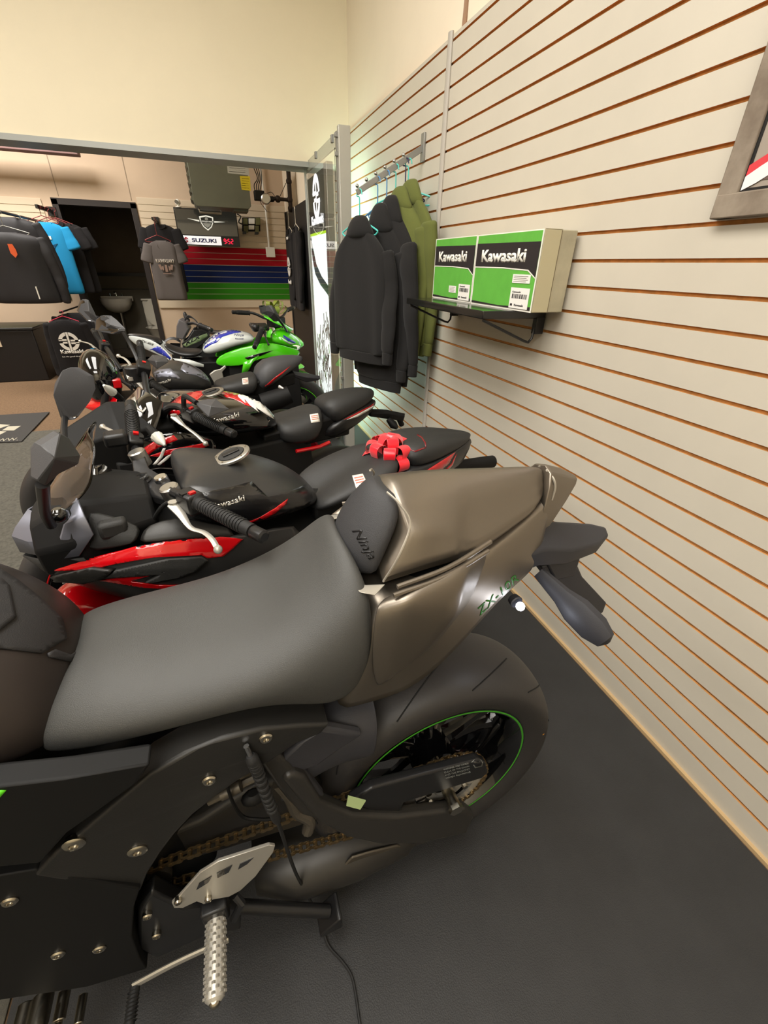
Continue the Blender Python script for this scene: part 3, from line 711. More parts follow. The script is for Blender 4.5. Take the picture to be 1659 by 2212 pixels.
for q in ((318, 1978, .16), (338, 2020, .16)): bolt_px(k1, *q, r=.008)
P0, P1 = V((.497, .172, .335)), V((.502, .285, .328))
mb = MB(); n_ = 26
mb.tube([P0, P0.lerp(P1, .04), P0.lerp(P1, .96), P1], [.010, .0155, .0155, .010], 14, ell=(.8, 1, (0, 0, 1)))
pegb = mb.build('rider_peg', m_silver, k1)
mb = MB()
for i in range(17):
    for k in range(8):
        a = 2*PI*k/8+(i % 2)*.39; c = P0.lerp(P1, .08+.84*i/16)+V((math.cos(a)*.0155, 0, math.sin(a)*.0125)); mb.box(c, (.0045, .0035, .0045), Matrix.Rotation(.6, 3, 'Y'))
kn = mb.build('peg_knurl', m_silver, pegb); kn['kind'] = 'stuff'
mb = MB(); mb.prism([P0+V((x, -.004, z)) for x, z in ((-.022, .03), (.022, .03), (.022, -.015), (-.022, -.015))], (0, .03, 0)); mb.build('peg_mount', m_satin, k1, bevel=.004)
mb = MB(); mb.ball((0, 0, 0), .009, (1, .8, 1)); o_ = mb.build('peg_end', m_bolt, pegb); o_.location = P1
mb = MB(); mb.tube(smooth_path([B(*q) for q in ((494, 2030, .185), (440, 2052, .185), (370, 2085, .185), (290, 2128, .185))]), .0075, 8, ell=(1.2, .5, (0, 0, 1))); sl = mb.build('shift_lever', m_silver, k1)
c0 = B(292, 2128, .185); mb = MB(); mb.tube([c0, c0+V((.004, .05, -.002))], .0085, 12)
for i in range(8): mb.lathe([(-.001, .0085), (0, .0105), (.001, .0085)], c0+V((.002, .008+.0052*i, -.001)), (0, 1, 0), 14)
mb.build('shift_peg', m_rubber, sl); mb = MB(); mb.ball((0, 0, 0), .009, (1, .5, 1)); o_ = mb.build('shift_peg_end', m_bolt, sl); o_.location = c0+V((.004, .052, -.002))
mb = MB(); mb.tube(smooth_path([(.52, .13, .27), (.40, .155, .20), (.30, .175, .14)]), .013, 12); mb.tube([B(505, 1985, .18), B(522, 1950, .18), B(508, 1935, .17)], .007, 8)
st = mb.build('side_stand', m_satin, k1)
c = V((.295, .177, .135)); mb = MB(); mb.prism([c+V(q) for q in ((-.02, 0, -.022), (.03, 0, -.03), (.03, 0, -.02), (-.012, 0, .02), (-.02, 0, .02))], (0, .05, 0)); mb.build('stand_foot', m_satin, st, bevel=.003)
# --- front end outside the frame but standing there
wheel(k1, 1.45, .30, .300, .222, .12, m_gloss, m_green, disc=.16, vdisc=.06)
for s in (1, -1):
    mb = MB(); mb.tube([(1.45, .1*s, .30), (1.20, .1*s, .95)], .026, 16); mb.build('fork_leg', m_alu, k1)
mb = MB(); mb.body([[(1.02, .15, .40), (1.02, .20, .62), (1.02, .17, .86), (1.02, 0, .90)], [(1.3, .16, .42), (1.3, .21, .66), (1.3, .17, .92), (1.3, 0, 1.02)], [(1.58, .08, .70), (1.58, .12, .80), (1.58, .08, .95), (1.58, 0, 1.0)], [(1.72, .02, .80), (1.72, .03, .84), (1.72, .02, .88), (1.72, 0, .9)]]); mb.build('front_fairing', m_tank1, k1, sub=2)
mb = MB(); mb.body([[(.93, .10, .62), (.93, .13, .80), (.93, .10, .93), (.93, 0, .96)], [(1.22, .08, .62), (1.22, .10, .80), (1.22, .08, .96), (1.22, 0, .99)]]); mb.build('steering_head', m_dark, k1, bevel=.01)
mb = MB(); mb.tube(smooth_path([(1.10, -.34, .92), (1.16, -.14, .99), (1.17, 0, 1.0), (1.16, .14, .99), (1.10, .34, .92)]), .015, 12); mb.build('handlebar', m_satin, k1)
# --- lettering
decal('tank_pad', [[(-120, 1250), (0, 1232), (40, 1258), (92, 1300), (132, 1338), (142, 1380), (90, 1412), (0, 1402), (-60, 1425), (-120, 1430)]], tank, m_tpad, tank, thick=.003, res=16, lift=.0015)
decal('tank_pad', [[(-120, 1262), (0, 1256), (16, 1272), (30, 1338), (0, 1362), (-60, 1400), (-120, 1400)]], tank, m_tpad, tank, thick=.003, res=16, lift=.0045)
decal('tank_pad', [[(100, 1412), (116, 1404), (150, 1416), (186, 1392), (190, 1404), (152, 1430), (104, 1420)]], tank, m_tpad, tank, thick=.003, res=16, lift=.0015)
decal('pad_lettering', [text_px('Ninja', (755, 1150), (793, 1214), 26, shear=.35, bold=.008)], pad, mat('pad_print', (18, 18, 20), .3), pad, thick=.0008, res=8)
decal('tail_lettering', [text_px('ZX-10R', (1036, 1330), (1122, 1252), 15, shear=.3)], tail, m_dkgreen, tail, thick=.0005, res=10)
# --- charger lead
wp = [wm(k1) @ B(*q) for q in ((541, 1632, .165), (556, 1665, .17), (580, 1730, .175), (600, 1775, .18))]
wp += [at(622, 1840, y=.40), at(640, 1888, y=.41), at(662, 1930, z=.12), at(690, 1985, z=.045), at(708, 2040, z=.012), at(740, 2078, z=.010), at(760, 2110, z=.010), at(770, 2160, z=.010), at(778, 2215, z=.010), at(800, 2320, z=.010)]
mb = MB(); mb.tube(smooth_path(wp, 8), .0033, 8); cb = mb.build('charger_cable', m_rubber)
tag(cb, 'thin black charger cable trailing from the nearest motorcycle down to the rubber floor', 'cable')
mb = MB(); q = smooth_path(wp[:4], 6); mb.tube(q, [.006]+[.009]*6+[.0075]*(len(q)-8)+[.005], 12)
for i in range(3, 15): mb.ball(q[i], .0095, (1, 1, .45), 10)
mb.build('cable_plug', m_rubber, cb); mb = MB(); d = (wp[0]-wp[1]).normalized(); mb.cyl(wp[0], wp[0]+d*.02, .004); mb.build('plug_tip', m_chrome, cb)
# ================================================================== shared bike pieces
m_seat_shade = mat('seat_vinyl_shaded', (36, 36, 36), .5, bump=.3, bscale=900)  # seat vinyl with the dimmer light on the farther bikes put into its colour
m_redm = mat('red_cowl_paint', (190, 10, 20), .25, coat=.8)
m_redd = mat('dark_red_lens', (110, 10, 22), .25, coat=.5)
m_graym = mat('matte_grey_metallic', (128, 130, 142), .42, metal=.6)
m_tank2 = mat('matte_black_metallic', (64, 64, 64), .34, metal=.6)
m_mir = mat('mirror_housing', (62, 62, 64), .5, bump=.15, bscale=700)
m_glassm = mat('mirror_glass', (150, 150, 150), .03, metal=1)
m_clear = mat('clear_screen', (252, 252, 252), .0, trans=1, ior=1.45)
m_smoke = mat('smoked_screen', (110, 105, 110), .04, trans=1, ior=1.45)
m_sticker = mat('sticker_white', (226, 220, 208), .5)
m_stprint = mat('sticker_print', (196, 110, 90), .6)
m_inner = mat('inner_panel', (38, 38, 37), .6, bump=.3, bscale=500)
m_lens = mat('clear_lens', (215, 215, 205), .15, coat=.6)
def flat_facets(name, rows, m, parent, mirror=True, th=.003, angle=12, **k):
    mb = MB(); mb.grid(rows)
    if mirror: mb.mirror()
    return mb.build(name, m, parent, solid=th, off=0, angle=angle, merge=.001, **k)
def cone_shell(name, poly, apex, m, parent, th=.02, glass=None, back=(0, -1, 0), gm=None):
    """faceted housing: an outline, a raised point on its outer face, a flat inner face"""
    poly = [V(p) for p in poly]; n = len(poly); b = V(back).normalized()*th; mb = MB()
    ctr = sum(poly, V())/n
    inner = [p+b for p in poly]
    vs = poly+[V(apex)]+inner
    fs = [(i, (i+1) % n, n) for i in range(n)]+[(i, (i+1) % n, (i+1) % n+n+1, i+n+1) for i in range(n)]+[tuple(range(2*n, n, -1))]
    mb.add(vs, fs); o = mb.build(name, m, parent, angle=14, bevel=.0015, seg=1)
    mb = MB(); c2 = ctr+b; mb.prism([c2+(p+b-c2)*.9+b*.03 for p in poly], b*.05); mb.build('mirror_glass', gm or m_glassm, o)
    return o
def grip(root, a, b, r=.016, name='grip', bar_to=None, end=True):
    a, b = V(a), V(b); d = b-a; mb = MB(); pts = [a, a+d*.02, a+d*.04, a+d*.06, a+d*.93, b]; mb.tube(pts, [r*1.0, r*1.25, r*1.25, r, r*.95, r*.95], 14)
    for i in range(16): mb.tube([a+d*(.12+.048*i), a+d*(.14+.048*i)], [r*1.07, r*1.07], 12)
    g = mb.build(name, m_rubber, root)
    if end: mb = MB(); dn = d.normalized(); mb.tube([b, b+dn*.004, b+dn*.03, b+dn*.033], [r*.7, r*.9, r*.9, r*.6], 14); mb.build('bar_end', m_satin, g)
    if bar_to is not None: mb = MB(); mb.tube(smooth_path([V(p) for p in bar_to]+[a]), .011, 10); mb.build('handlebar', m_satin, root)
    return g
def switchbox(root, c, d, s=(.045, .035, .04)):
    rot = V((1, 0, 0)).rotation_difference(V(d)).to_matrix(); mb = MB(); mb.box(c, s, rot); o = mb.build('switch_housing', m_black, root, bevel=.006, seg=3)
    mb = MB(); mb.box(V(c)+rot @ V((0, -.012, .018)), (.012, .01, .01), rot); mb.build('switch', m_black, o)
    mb = MB(); mb.box(V(c)+rot @ V((.012, 0, .022)), (.009, .012, .006), rot); q = mb.build('kill_switch', m_redm, o); return o
def lever(root, pts, m=None, r=.006):
    mb = MB(); p = smooth_path(pts, 5); k = len(p); mb.tube(p, [r*(1.7-1.0*min(1, i/(k*.35))) for i in range(k)], 10, ell=(.6, 1.25, (0, 0, 1))); mb.ball(p[-1], r*1.35, n=10)
    mb.tube([V(pts[0])-V((.0, 0, .006)), V(pts[0])+V((0, 0, .007))], r*1.6, 10)
    return mb.build('brake_lever', m or m_silver, root)
def fuel_cap(root, c, nrm, r=.045):
    n = V(nrm).normalized(); e = n.orthogonal().normalized(); mb = MB(); mb.lathe([(0, r), (.005, r), (.006, r*.96), (.006, r*.72), (.003, r*.70), (.003, .0001)], c, n, 40); o = mb.build('fuel_cap', m_alu, root)
    mb = MB(); mb.lathe([(.003, r*.70), (.0075, r*.68), (.008, r*.6), (.008, .0001)], c, n, 36); mb.build('cap_centre', m_inner, o)
    g = n.cross(V((0, 1, 0))).normalized(); mb = MB(); rot = Matrix((g, V((0, 1, 0)), n)).transposed(); mb.box(V(c)+n*.0095, (r*.9, r*.36, .004), rot); mb.build('key_flap', m_black, o, bevel=.001)
    for k in range(5):
        a = 2*PI*k/5; p = V(c)+(e*math.cos(a)+n.cross(e)*math.sin(a))*r*.85+n*.006; mb = MB(); mb.cyl(p, p+n*.002, r*.05, n=8); mb.build('cap_screw', m_bolt, o)
    return o
def sticker(root, poly, target):
    o = decal('sticker', [poly], target, m_sticker, root, thick=.0006, lift=.0012, res=9)
    a, b, c, d = [V(p) for p in poly]; ls = []
    for t in (.25, .45, .65): ls.append([tuple(a.lerp(d, t-.05).lerp(b.lerp(c, t-.05), .12)), tuple(a.lerp(d, t-.05).lerp(b.lerp(c, t-.05), .88)), tuple(a.lerp(d, t+.03).lerp(b.lerp(c, t+.03), .88)), tuple(a.lerp(d, t+.03).lerp(b.lerp(c, t+.03), .12))])
    decal('sticker_print', ls, target, m_stprint, o, thick=.0006, lift=.0022, res=9); return o
def fork(root, u0, z0, u1, z1, m=None, w=.10):
    for s in (1, -1):
        mb = MB(); a = V((u0, w*s, z0)); b = V((u1, w*s, z1)); mb.tube([a, a.lerp(b, .45), a.lerp(b, .46), b], [.026, .026, .019, .019], 14); mb.build('fork_leg', m or m_satin, root)
def fill_body(root, rows, m=None, name='engine_block'): 
    mb = MB(); mb.body(rows); return mb.build(name, m or m_dark, root, bevel=.008, angle=30)

# ================================================================== second motorcycle, matte black and red with the bow
k2 = bike_root('motorcycle', 'matte black and red sport motorcycle with a clear windscreen and a gift bow', .45, 1.11, PI+R(10))
mb = MB(); mb.body(BR(
 [(402, 1115, .085), (392, 1082, .105), (388, 1052, .085), (392, 1030, .045), (398, 1016, 0)],
 [(420, 1135, .12), (400, 1095, .14), (398, 1053, .12), (408, 1022, .06), (416, 1006, 0)],
 [(465, 1155, .14), (445, 1110, .165), (442, 1062, .145), (452, 1018, .075), (462, 994, 0)],
 [(548, 1155, .145), (540, 1115, .172), (540, 1072, .155), (535, 1022, .085), (530, 990, 0)],
 [(620, 1130, .135), (622, 1098, .152), (615, 1064, .132), (602, 1026, .07), (592, 1004, 0)],
 [(668, 1108, .10), (674, 1082, .11), (668, 1060, .092), (656, 1038, .045), (645, 1026, 0)],
 [(690, 1090, .05), (693, 1076, .058), (688, 1066, .046), (680, 1056, .02), (674, 1052, 0)]), cr={2: .55})
tk2 = mb.build('fuel_tank', m_tank2, k2, sub=2)
fuel_cap(k2, B(502, 988, 0)+V((0, 0, .004)), (.28, 0, 1), .045)
decal('tank_side_black', [[(392, 1052), (440, 1064), (500, 1052), (544, 1040), (560, 1056), (578, 1073), (620, 1063), (662, 1046), (686, 1066), (690, 1084), (668, 1108), (620, 1128), (545, 1152), (465, 1148), (420, 1128), (398, 1092)]], tk2, mat('side_black_paint', (16, 16, 18), .28, coat=.3), tk2, thick=.0005, res=12)
decal('tank_lettering', [text_px('Kawasaki', (458, 1102), (530, 1081), 13, shear=.1, bold=.02)], tk2, m_silver, tk2, thick=.0006, res=8, lift=.0016)
decal('tank_stripe', [[(530, 1128), (560, 1117), (595, 1096), (621, 1077), (618, 1088), (594, 1108), (560, 1127), (540, 1134)]], tk2, m_redm, tk2, thick=.0006, res=10, lift=.0016)
mb = MB(); mb.body(BR(
 [(668, 1122, .085), (672, 1104, .09), (680, 1086, .07), (684, 1074, .04), (682, 1064, 0)],
 [(720, 1108, .11), (722, 1086, .12), (725, 1066, .10), (722, 1046, .05), (716, 1036, 0)],
 [(775, 1085, .12), (780, 1062, .13), (785, 1040, .11), (778, 1015, .06), (768, 1002, 0)],
 [(830, 1062, .12), (840, 1037, .125), (850, 1010, .11), (842, 985, .06), (830, 972, 0)],
 [(862, 1048, .10), (870, 1022, .105), (876, 1000, .09), (872, 976, .05), (862, 962, 0)])); s2 = mb.build('rider_seat', m_seat_shade, k2, sub=2)
mb = MB(); mb.body(BR(
 [(874, 1014, .08), (872, 995, .085), (868, 975, .07), (868, 958, .04), (866, 946, 0)],
 [(915, 1008, .10), (915, 988, .105), (912, 966, .088), (908, 948, .05), (904, 938, 0)],
 [(965, 986, .085), (968, 968, .09), (966, 950, .072), (958, 937, .04), (954, 932, 0)],
 [(1004, 962, .05), (1008, 951, .052), (1010, 943, .04), (1006, 936, .02), (1002, 933, 0)],
 [(1017, 950, .03), (1020, 944, .03), (1022, 939, .02), (1021, 936, .01), (1020, 935, 0)]), cr={0: .8}); ps2 = mb.build('pillion_seat', m_seat_shade, k2, sub=2)
decal('seat_piping', [[(902, 938), (912, 944), (920, 956), (921, 966), (919, 966), (917, 957), (910, 946), (900, 940)], [(880, 968), (896, 974), (918, 966), (920, 968), (897, 977), (880, 970)]], ps2, m_redd, ps2, thick=.0006, res=8)
mb = MB(); mb.body(BR(
 [(845, 1082, .095), (856, 1054, .112), (866, 1030, .113), (872, 1014, .10)],
 [(900, 1056, .09), (906, 1038, .108), (911, 1022, .11), (915, 1010, .10)],
 [(955, 1028, .072), (961, 1013, .088), (965, 1000, .09), (966, 988, .085)],
 [(992, 1006, .045), (1002, 988, .055), (1008, 972, .055), (1008, 961, .05)],
 [(1010, 988, .02), (1021, 965, .03), (1028, 946, .03), (1024, 938, .02)]), cr={3: 1, 0: 1}); tf2 = mb.build('tail_fairing', m_satin, k2, sub=1)
decal('tail_flash', [[(912, 1022), (940, 1004), (984, 976), (970, 1000), (955, 1014), (935, 1020)], [(962, 1014), (975, 1002), (986, 980), (978, 1004), (970, 1013)]], tf2, m_redm, tf2, thick=.0008, res=10)
decal('tail_light', [[(1012, 977), (1028, 944), (1031, 948), (1016, 982)]], tf2, m_redd, tf2, thick=.003, res=10)
mb = MB(); mb.tube(smooth_path([B(960, 1010, -.02), B(1000, 1006, -.02), B(1040, 1000, -.02), B(1064, 997, -.02)]), [.022]*25, 12); mb.build('rear_fender', m_dark, k2)
wheel(k2, .0, .31, .312, .222, .15, m_redd, None, disc=.11, vdisc=-.06); wheel(k2, .82, .30, .300, .222, .11, m_gloss, m_redm, disc=.15, vdisc=.05)
fill_body(k2, [[(.72, .14, .26), (.72, .17, .5), (.72, .14, .80), (.72, 0, .82)], [(.35, .14, .26), (.35, .16, .5), (.35, .14, .76), (.35, 0, .78)], [(.12, .06, .42), (.12, .06, .6), (.12, .05, .74), (.12, 0, .74)]])
fill_body(k2, [[(.3, .075, .72), (.3, .08, .8), (.3, 0, .81)], [(-.08, .05, .72), (-.08, .06, .82), (-.08, 0, .84)]], name='subframe')
mb = MB(); mb.bb((0, .10, .26), (.38, .13, .34)); mb.bb((0, -.13, .26), (.38, -.10, .34)); mb.bb((.3, -.13, .26), (.38, .13, .34)); mb.build('swingarm', m_satin, k2, bevel=.01)
fork(k2, .82, .30, .66, .86)
# side fairings
def side(name, rows, m, cols=None, th=.004, sub=1):
    g = BR(*rows); mb = MB(); mb.grid(g); a = mb.build(name, m, CURR, solid=th, off=0, sub=sub); mb.flip(); b = mb.build(name, m, CURR, solid=th, off=0, sub=sub); return a
CURR = k2
sf = side('side_fairing', [[(112, 1226, .09), (200, 1206, .14), (293, 1176, .175), (400, 1160, .185), (524, 1158, .165), (660, 1118, .13)],
 [(106, 1242, .10), (205, 1232, .16), (300, 1222, .195), (400, 1218, .205), (500, 1212, .19), (655, 1178, .15)],
 [(150, 1257, .10), (230, 1262, .155), (310, 1278, .185), (400, 1288, .195), (500, 1290, .18), (645, 1260, .14)],
 [(200, 1275, .08), (260, 1290, .12), (330, 1310, .15), (400, 1330, .16), (500, 1345, .15), (640, 1330, .12)]], m_tank2)
decal('red_flash', [[(199, 1203), (240, 1192), (293, 1177), (355, 1165), (420, 1159), (480, 1160), (524, 1164), (500, 1186), (481, 1201), (448, 1205), (434, 1198), (333, 1203), (253, 1217), (203, 1229), (116, 1233), (110, 1223), (123, 1215), (195, 1211)],
 [(217, 1252), (300, 1238), (345, 1232), (330, 1240), (282, 1254), (340, 1262), (470, 1264), (440, 1272), (380, 1272), (307, 1267)], [(335, 1230), (362, 1226), (363, 1232), (340, 1236)],
 [(540, 1215), (580, 1198), (640, 1160), (660, 1150), (650, 1160), (600, 1200), (560, 1222)]], sf, m_redp, sf, thick=.003, res=7, lift=.002)
decal('winglet', [[(253, 1229), (360, 1205), (434, 1200), (446, 1207), (420, 1228), (390, 1240), (330, 1252), (315, 1252), (350, 1234), (300, 1238), (230, 1242)]], sf, m_inner, sf, thick=.012, res=8, lift=.006)
decal('lower_trim', [[(110, 1243), (206, 1222), (250, 1228), (225, 1243), (190, 1250)]], sf, m_frame, sf, thick=.014, res=14, lift=.008)
side('upper_panel', [[(182, 1098, .10), (240, 1112, .13), (311, 1136, .14)], [(190, 1140, .13), (240, 1150, .155), (302, 1158, .165)], [(180, 1197, .13), (235, 1186, .155), (293, 1176, .17)]], m_inner, th=.005)
mb = MB(); mb.box(B(245, 1140, .14), (.05, .03, .035)); mb.build('panel_vent', m_inner, k2, bevel=.008)
side('tank_side_panel', [[(311, 1136, .14), (380, 1112, .14), (430, 1125, .14), (505, 1140, .15)], [(302, 1158, .165), (380, 1145, .175), (430, 1145, .178), (500, 1150, .17)], [(293, 1178, .17), (380, 1166, .185), (430, 1162, .186), (520, 1164, .165)]], m_frame)
# nose cowl with facets
nose = flat_facets('nose_cowl', BR([(62, 1100, 0), (100, 1120, .05), (150, 1108, .10), (166, 1076, .12)], [(34, 1140, 0), (78, 1142, .055), (142, 1132, .11), (183, 1116, .14)],
 [(27, 1158, 0), (62, 1170, .055), (132, 1168, .115), (202, 1154, .15)], [(45, 1192, 0), (78, 1198, .055), (112, 1210, .10), (171, 1201, .14)]), m_graym, k2)
flat_facets('lower_nose', BR([(50, 1200, 0), (100, 1212, .09), (180, 1205, .14)], [(95, 1232, 0), (112, 1242, .07), (200, 1224, .13)]), m_inner, k2)
# clear windscreen
rows = BR([(50, 1128, 0), (95, 1130, .07), (150, 1098, .12), (170, 1078, .13)], [(80, 1080, 0), (128, 1085, .07), (178, 1068, .115), (200, 1050, .125)], [(135, 1000, 0), (164, 1015, .06), (190, 1008, .10), (204, 1002, .11)], [(188, 925, 0), (200, 945, .05), (206, 960, .085), (208, 975, .09)])
mb = MB(); mb.grid(rows); mb.mirror(); mb.build('windscreen', m_clear, k2, solid=.004, off=0, sub=2, merge=.001)
# dash and inner black
fill_body(k2, [[(.66, .10, .80), (.66, .11, .88), (.66, .07, .92), (.66, 0, .93)], [(.80, .13, .78), (.80, .14, .88), (.80, .10, .95), (.80, 0, .97)], [(.88, .09, .80), (.88, .10, .86), (.88, .06, .90), (.88, 0, .91)]], name='dash_surround')
dsh = [B(*q) for q in ((196, 1012, -.03), (213, 1003, -.06), (233, 1016, -.07), (238, 1040, -.04), (226, 1072, .01), (200, 1062, .03))]
mb = MB(); mb.prism([p+V((-.0, 0, 0)) for p in dsh], (.02, 0, 0)); mb.build('dash_display', m_gloss, k2, bevel=.003)
# top yoke
mb = MB(); mb.prism([B(*q)-V((0, 0, .012)) for q in ((282, 975, -.12), (310, 975, -.11), (322, 1010, -.05), (362, 1032, .04), (392, 1058, .10), (385, 1078, .13), (350, 1075, .10), (300, 1060, .01), (288, 1025, -.06))], (0, 0, .02)); yk = mb.build('top_yoke', m_satin, k2, bevel=.004)
for q, r, mm in (((297, 981, -.11), .020, m_alu), ((367, 1058, .10), .020, m_alu), ((349, 1036, .02), .015, m_chrome), ((309, 1044, -.01), .022, m_satin)):
    c = B(*q); mb = MB(); mb.lathe([(-.03, r), (.006, r), (.009, r*.85), (.009, .0001)], c, (.25, 0, 1), 24); mb.build('fork_cap' if mm == m_alu else 'steering_nut', mm, yk)
c = B(309, 1042, -.01)+V((0, 0, .012)); mb = MB(); mb.lathe([(0, .015), (.004, .015), (.004, .009), (0, .009)], c, (.25, 0, 1), 20, closed=True); mb.build('ignition_ring', m_chrome, yk)
g0, g1 = B(425, 1085, .20), B(545, 1147, .355); grip(k2, g0, g1, .0135, bar_to=[B(372, 1062, .11), B(395, 1072, .15)])
switchbox(k2, B(412, 1083, .185), g1-g0, (.05, .036, .042))
lever(k2, [B(375, 1090, .17), B(392, 1112, .20), B(412, 1140, .24), B(440, 1150, .27), B(458, 1165, .30), B(471, 1187, .33)])
g0, g1 = B(291, 962, -.19), B(283, 885, -.35); grip(k2, g0, g1, .0165, bar_to=[B(297, 985, -.11), B(294, 972, -.15)]); switchbox(k2, B(292, 957, -.18), g1-g0)
lever(k2, [B(262, 950, -.19), B(246, 934, -.23), B(232, 926, -.27), B(222, 922, -.31)])
mb = MB(); c = B(250, 947, -.17); mb.box(c, (.05, .05, .032)); mb.build('brake_reservoir', m_black, k2, bevel=.008, seg=3)
# mirrors
cone_shell('mirror', [B(*q) for q in ((82, 975, .34), (88, 962, .34), (130, 936, .31), (150, 947, .29), (174, 984, .29), (170, 1003, .30), (128, 1024, .33), (99, 1050, .35), (80, 1039, .36))], B(118, 990, .37), m_mir, k2, th=.02, back=(.5, -1, 0))
mb = MB(); mb.tube(smooth_path([B(92, 1046, .34), B(94, 1075, .28), B(98, 1110, .19), B(112, 1136, .12)]), [.0065]*25, 10, ell=(1, 1.3, (0, 0, 1))); mb.build('mirror_stalk', m_satin, k2)
mb = MB(); mb.ball((0, 0, 0), .016, (1, 1, .9)); o_ = mb.build('mirror_mount', m_gloss, k2); o_.location = B(128, 1112, .13)
cone_shell('mirror', [B(*q) for q in ((118, 828, -.38), (134, 800, -.36), (152, 793, -.35), (185, 812, -.33), (190, 840, -.33), (177, 869, -.34), (152, 901, -.36), (143, 908, -.36), (132, 905, -.37), (124, 880, -.38))], B(150, 850, -.36)+V((.035, 0, 0)), m_mir, k2, th=.02, back=(-1, .4, 0))
mb = MB(); mb.tube(smooth_path([B(140, 903, -.36), B(138, 925, -.30), B(137, 955, -.22), B(125, 985, -.14)]), [.0075]*25, 10); mb.build('mirror_stalk', m_satin, k2)
# front fender
rows = []
for px in ((108, 1312), (122, 1290), (150, 1268), (205, 1272), (262, 1290), (310, 1302)):
    c = B(px[0], px[1], .0); rows.append([c+V((0, -.065, -.05)), c+V((0, -.055, -.012)), c+V((0, -.025, .004)), c+V((0, 0, .008)), c+V((0, .025, .004)), c+V((0, .055, -.012)), c+V((0, .065, -.05))])
mb = MB(); mb.grid(rows); mb.build('front_fender', m_redp, k2, solid=.003, off=0, sub=2)
sticker(k2, [(761, 1028), (784, 1024), (795, 1048), (769, 1055)], s2)
for s in (1, -1): pass
mb = MB(); mb.tube(smooth_path([B(330, 1125, .10), B(345, 1100, .12), B(365, 1085, .14), B(385, 1092, .15)]), .004, 8); mb.build('clutch_cable', m_rubber, k2)

# bow
bow = thing('gift_bow', 'shiny red ribbon gift bow resting on the seat of the matte black and red motorcycle', 'bow', wm(k2) @ (B(842, 1000, .01)))
m_bow = mat('red_ribbon', (232, 20, 40), .3, sheen=.3, coat=.3)
rnd = random.Random(3)
for i in range(22):
    lay = 0 if i < 9 else (1 if i < 17 else 2); k_ = (9, 8, 5)[lay]; az = 2*PI*i/k_+lay*.4; el = R((12, 42, 72)[lay]+rnd.uniform(-8, 8)); L = (.088, .092, .09)[lay]; wd = .036
    d = V((math.cos(az)*math.cos(el), math.sin(az)*math.cos(el), math.sin(el))); side_ = d.cross(V((0, 0, 1))).normalized(); up = side_.cross(d)
    rowsb = []
    for k in range(13):
        t = 2*PI*k/12; c = d*(L*.5*(1-math.cos(t)))+up*(.026*math.sin(t))*(1 if t < PI else 1); w2 = wd*(.25+.75*math.sin(t/2))
        rowsb.append([c-side_*w2/2, c, c+side_*w2/2])
    mb = MB(); mb.grid(rowsb); mb.build('ribbon_loop', m_bow, bow, solid=.0008, sub=1)
for az in (2.6, 3.6, 4.6):
    d = V((math.cos(az), math.sin(az), -.35)); side_ = V((-math.sin(az), math.cos(az), 0)); mb = MB(); mb.grid([[d*(.02+.016*k)+V((0, 0, .006*math.sin(k)))-side_*.012, d*(.02+.016*k)+V((0, 0, .006*math.sin(k)))+side_*.012] for k in range(6)]); mb.build('ribbon_tail', m_bow, bow, solid=.0008, sub=1)
# ================================================================== third motorcycle, gloss black and red
m_gb = mat('gloss_black_paint', (10, 10, 11), .07, coat=1)
k3 = bike_root('motorcycle', 'gloss black and red motorcycle with 650 on its side, behind the bow motorcycle', .42, 1.80, PI+R(15)); CURR = k3
mb = MB(); mb.body(BR(
 [(368, 925, .08), (360, 902, .10), (358, 890, .08), (366, 878, .04), (372, 870, 0)],
 [(385, 945, .115), (372, 912, .14), (370, 882, .125), (380, 864, .065), (388, 856, 0)],
 [(430, 960, .14), (415, 920, .165), (405, 885, .15), (412, 862, .08), (424, 852, 0)],
 [(510, 955, .15), (500, 920, .175), (490, 885, .155), (480, 862, .08), (478, 850, 0)],
 [(565, 942, .14), (562, 912, .152), (552, 882, .13), (538, 862, .07), (530, 852, 0)],
 [(590, 932, .09), (596, 915, .095), (590, 897, .08), (575, 877, .04), (566, 868, 0)],
 [(601, 925, .04), (602, 914, .045), (597, 902, .036), (588, 890, .018), (584, 884, 0)]), cr={2: .4}); tk3 = mb.build('fuel_tank', m_gb, k3, sub=2)
fuel_cap(k3, B(457, 853, 0)+V((0, 0, .006)), (.2, 0, 1), .046)
decal('tank_red_top', [[(360, 888), (368, 872), (385, 858), (410, 848), (430, 845), (452, 842), (440, 852), (425, 866), (405, 876), (398, 888), (372, 905)], [(470, 843), (500, 845), (522, 852), (545, 880), (530, 875), (505, 862), (488, 858)], [(500, 958), (540, 945), (575, 935), (597, 925), (598, 934), (565, 955), (515, 962)]], tk3, m_redm, tk3, thick=.0006, res=9)
decal('tank_flame', [[(512, 850), (535, 850), (560, 868), (580, 888), (592, 906), (575, 896), (552, 880), (560, 892), (540, 876), (528, 862), (530, 872), (515, 858)]], tk3, m_white, tk3, thick=.0006, res=8, lift=.0014)
decal('tank_lettering', [text_px('Kawasaki', (458, 917), (518, 901), 12, shear=.1, bold=.02)], tk3, m_silver, tk3, thick=.0006, res=8, lift=.002)
mb = MB(); mb.body(BR(
 [(594, 948, .08), (598, 930, .085), (600, 918, .07), (602, 908, .04), (601, 903, 0)],
 [(630, 962, .11), (632, 940, .12), (635, 920, .10), (635, 903, .05), (632, 895, 0)],
 [(675, 956, .12), (680, 933, .125), (682, 908, .105), (678, 888, .06), (672, 880, 0)],
 [(703, 936, .10), (709, 915, .105), (707, 895, .09), (700, 878, .05), (694, 871, 0)]), cr={0: .6}); s3 = mb.build('rider_seat', m_seat_shade, k3, sub=2)
sticker(k3, [(669, 896), (687, 893), (691, 911), (672, 914)], s3)
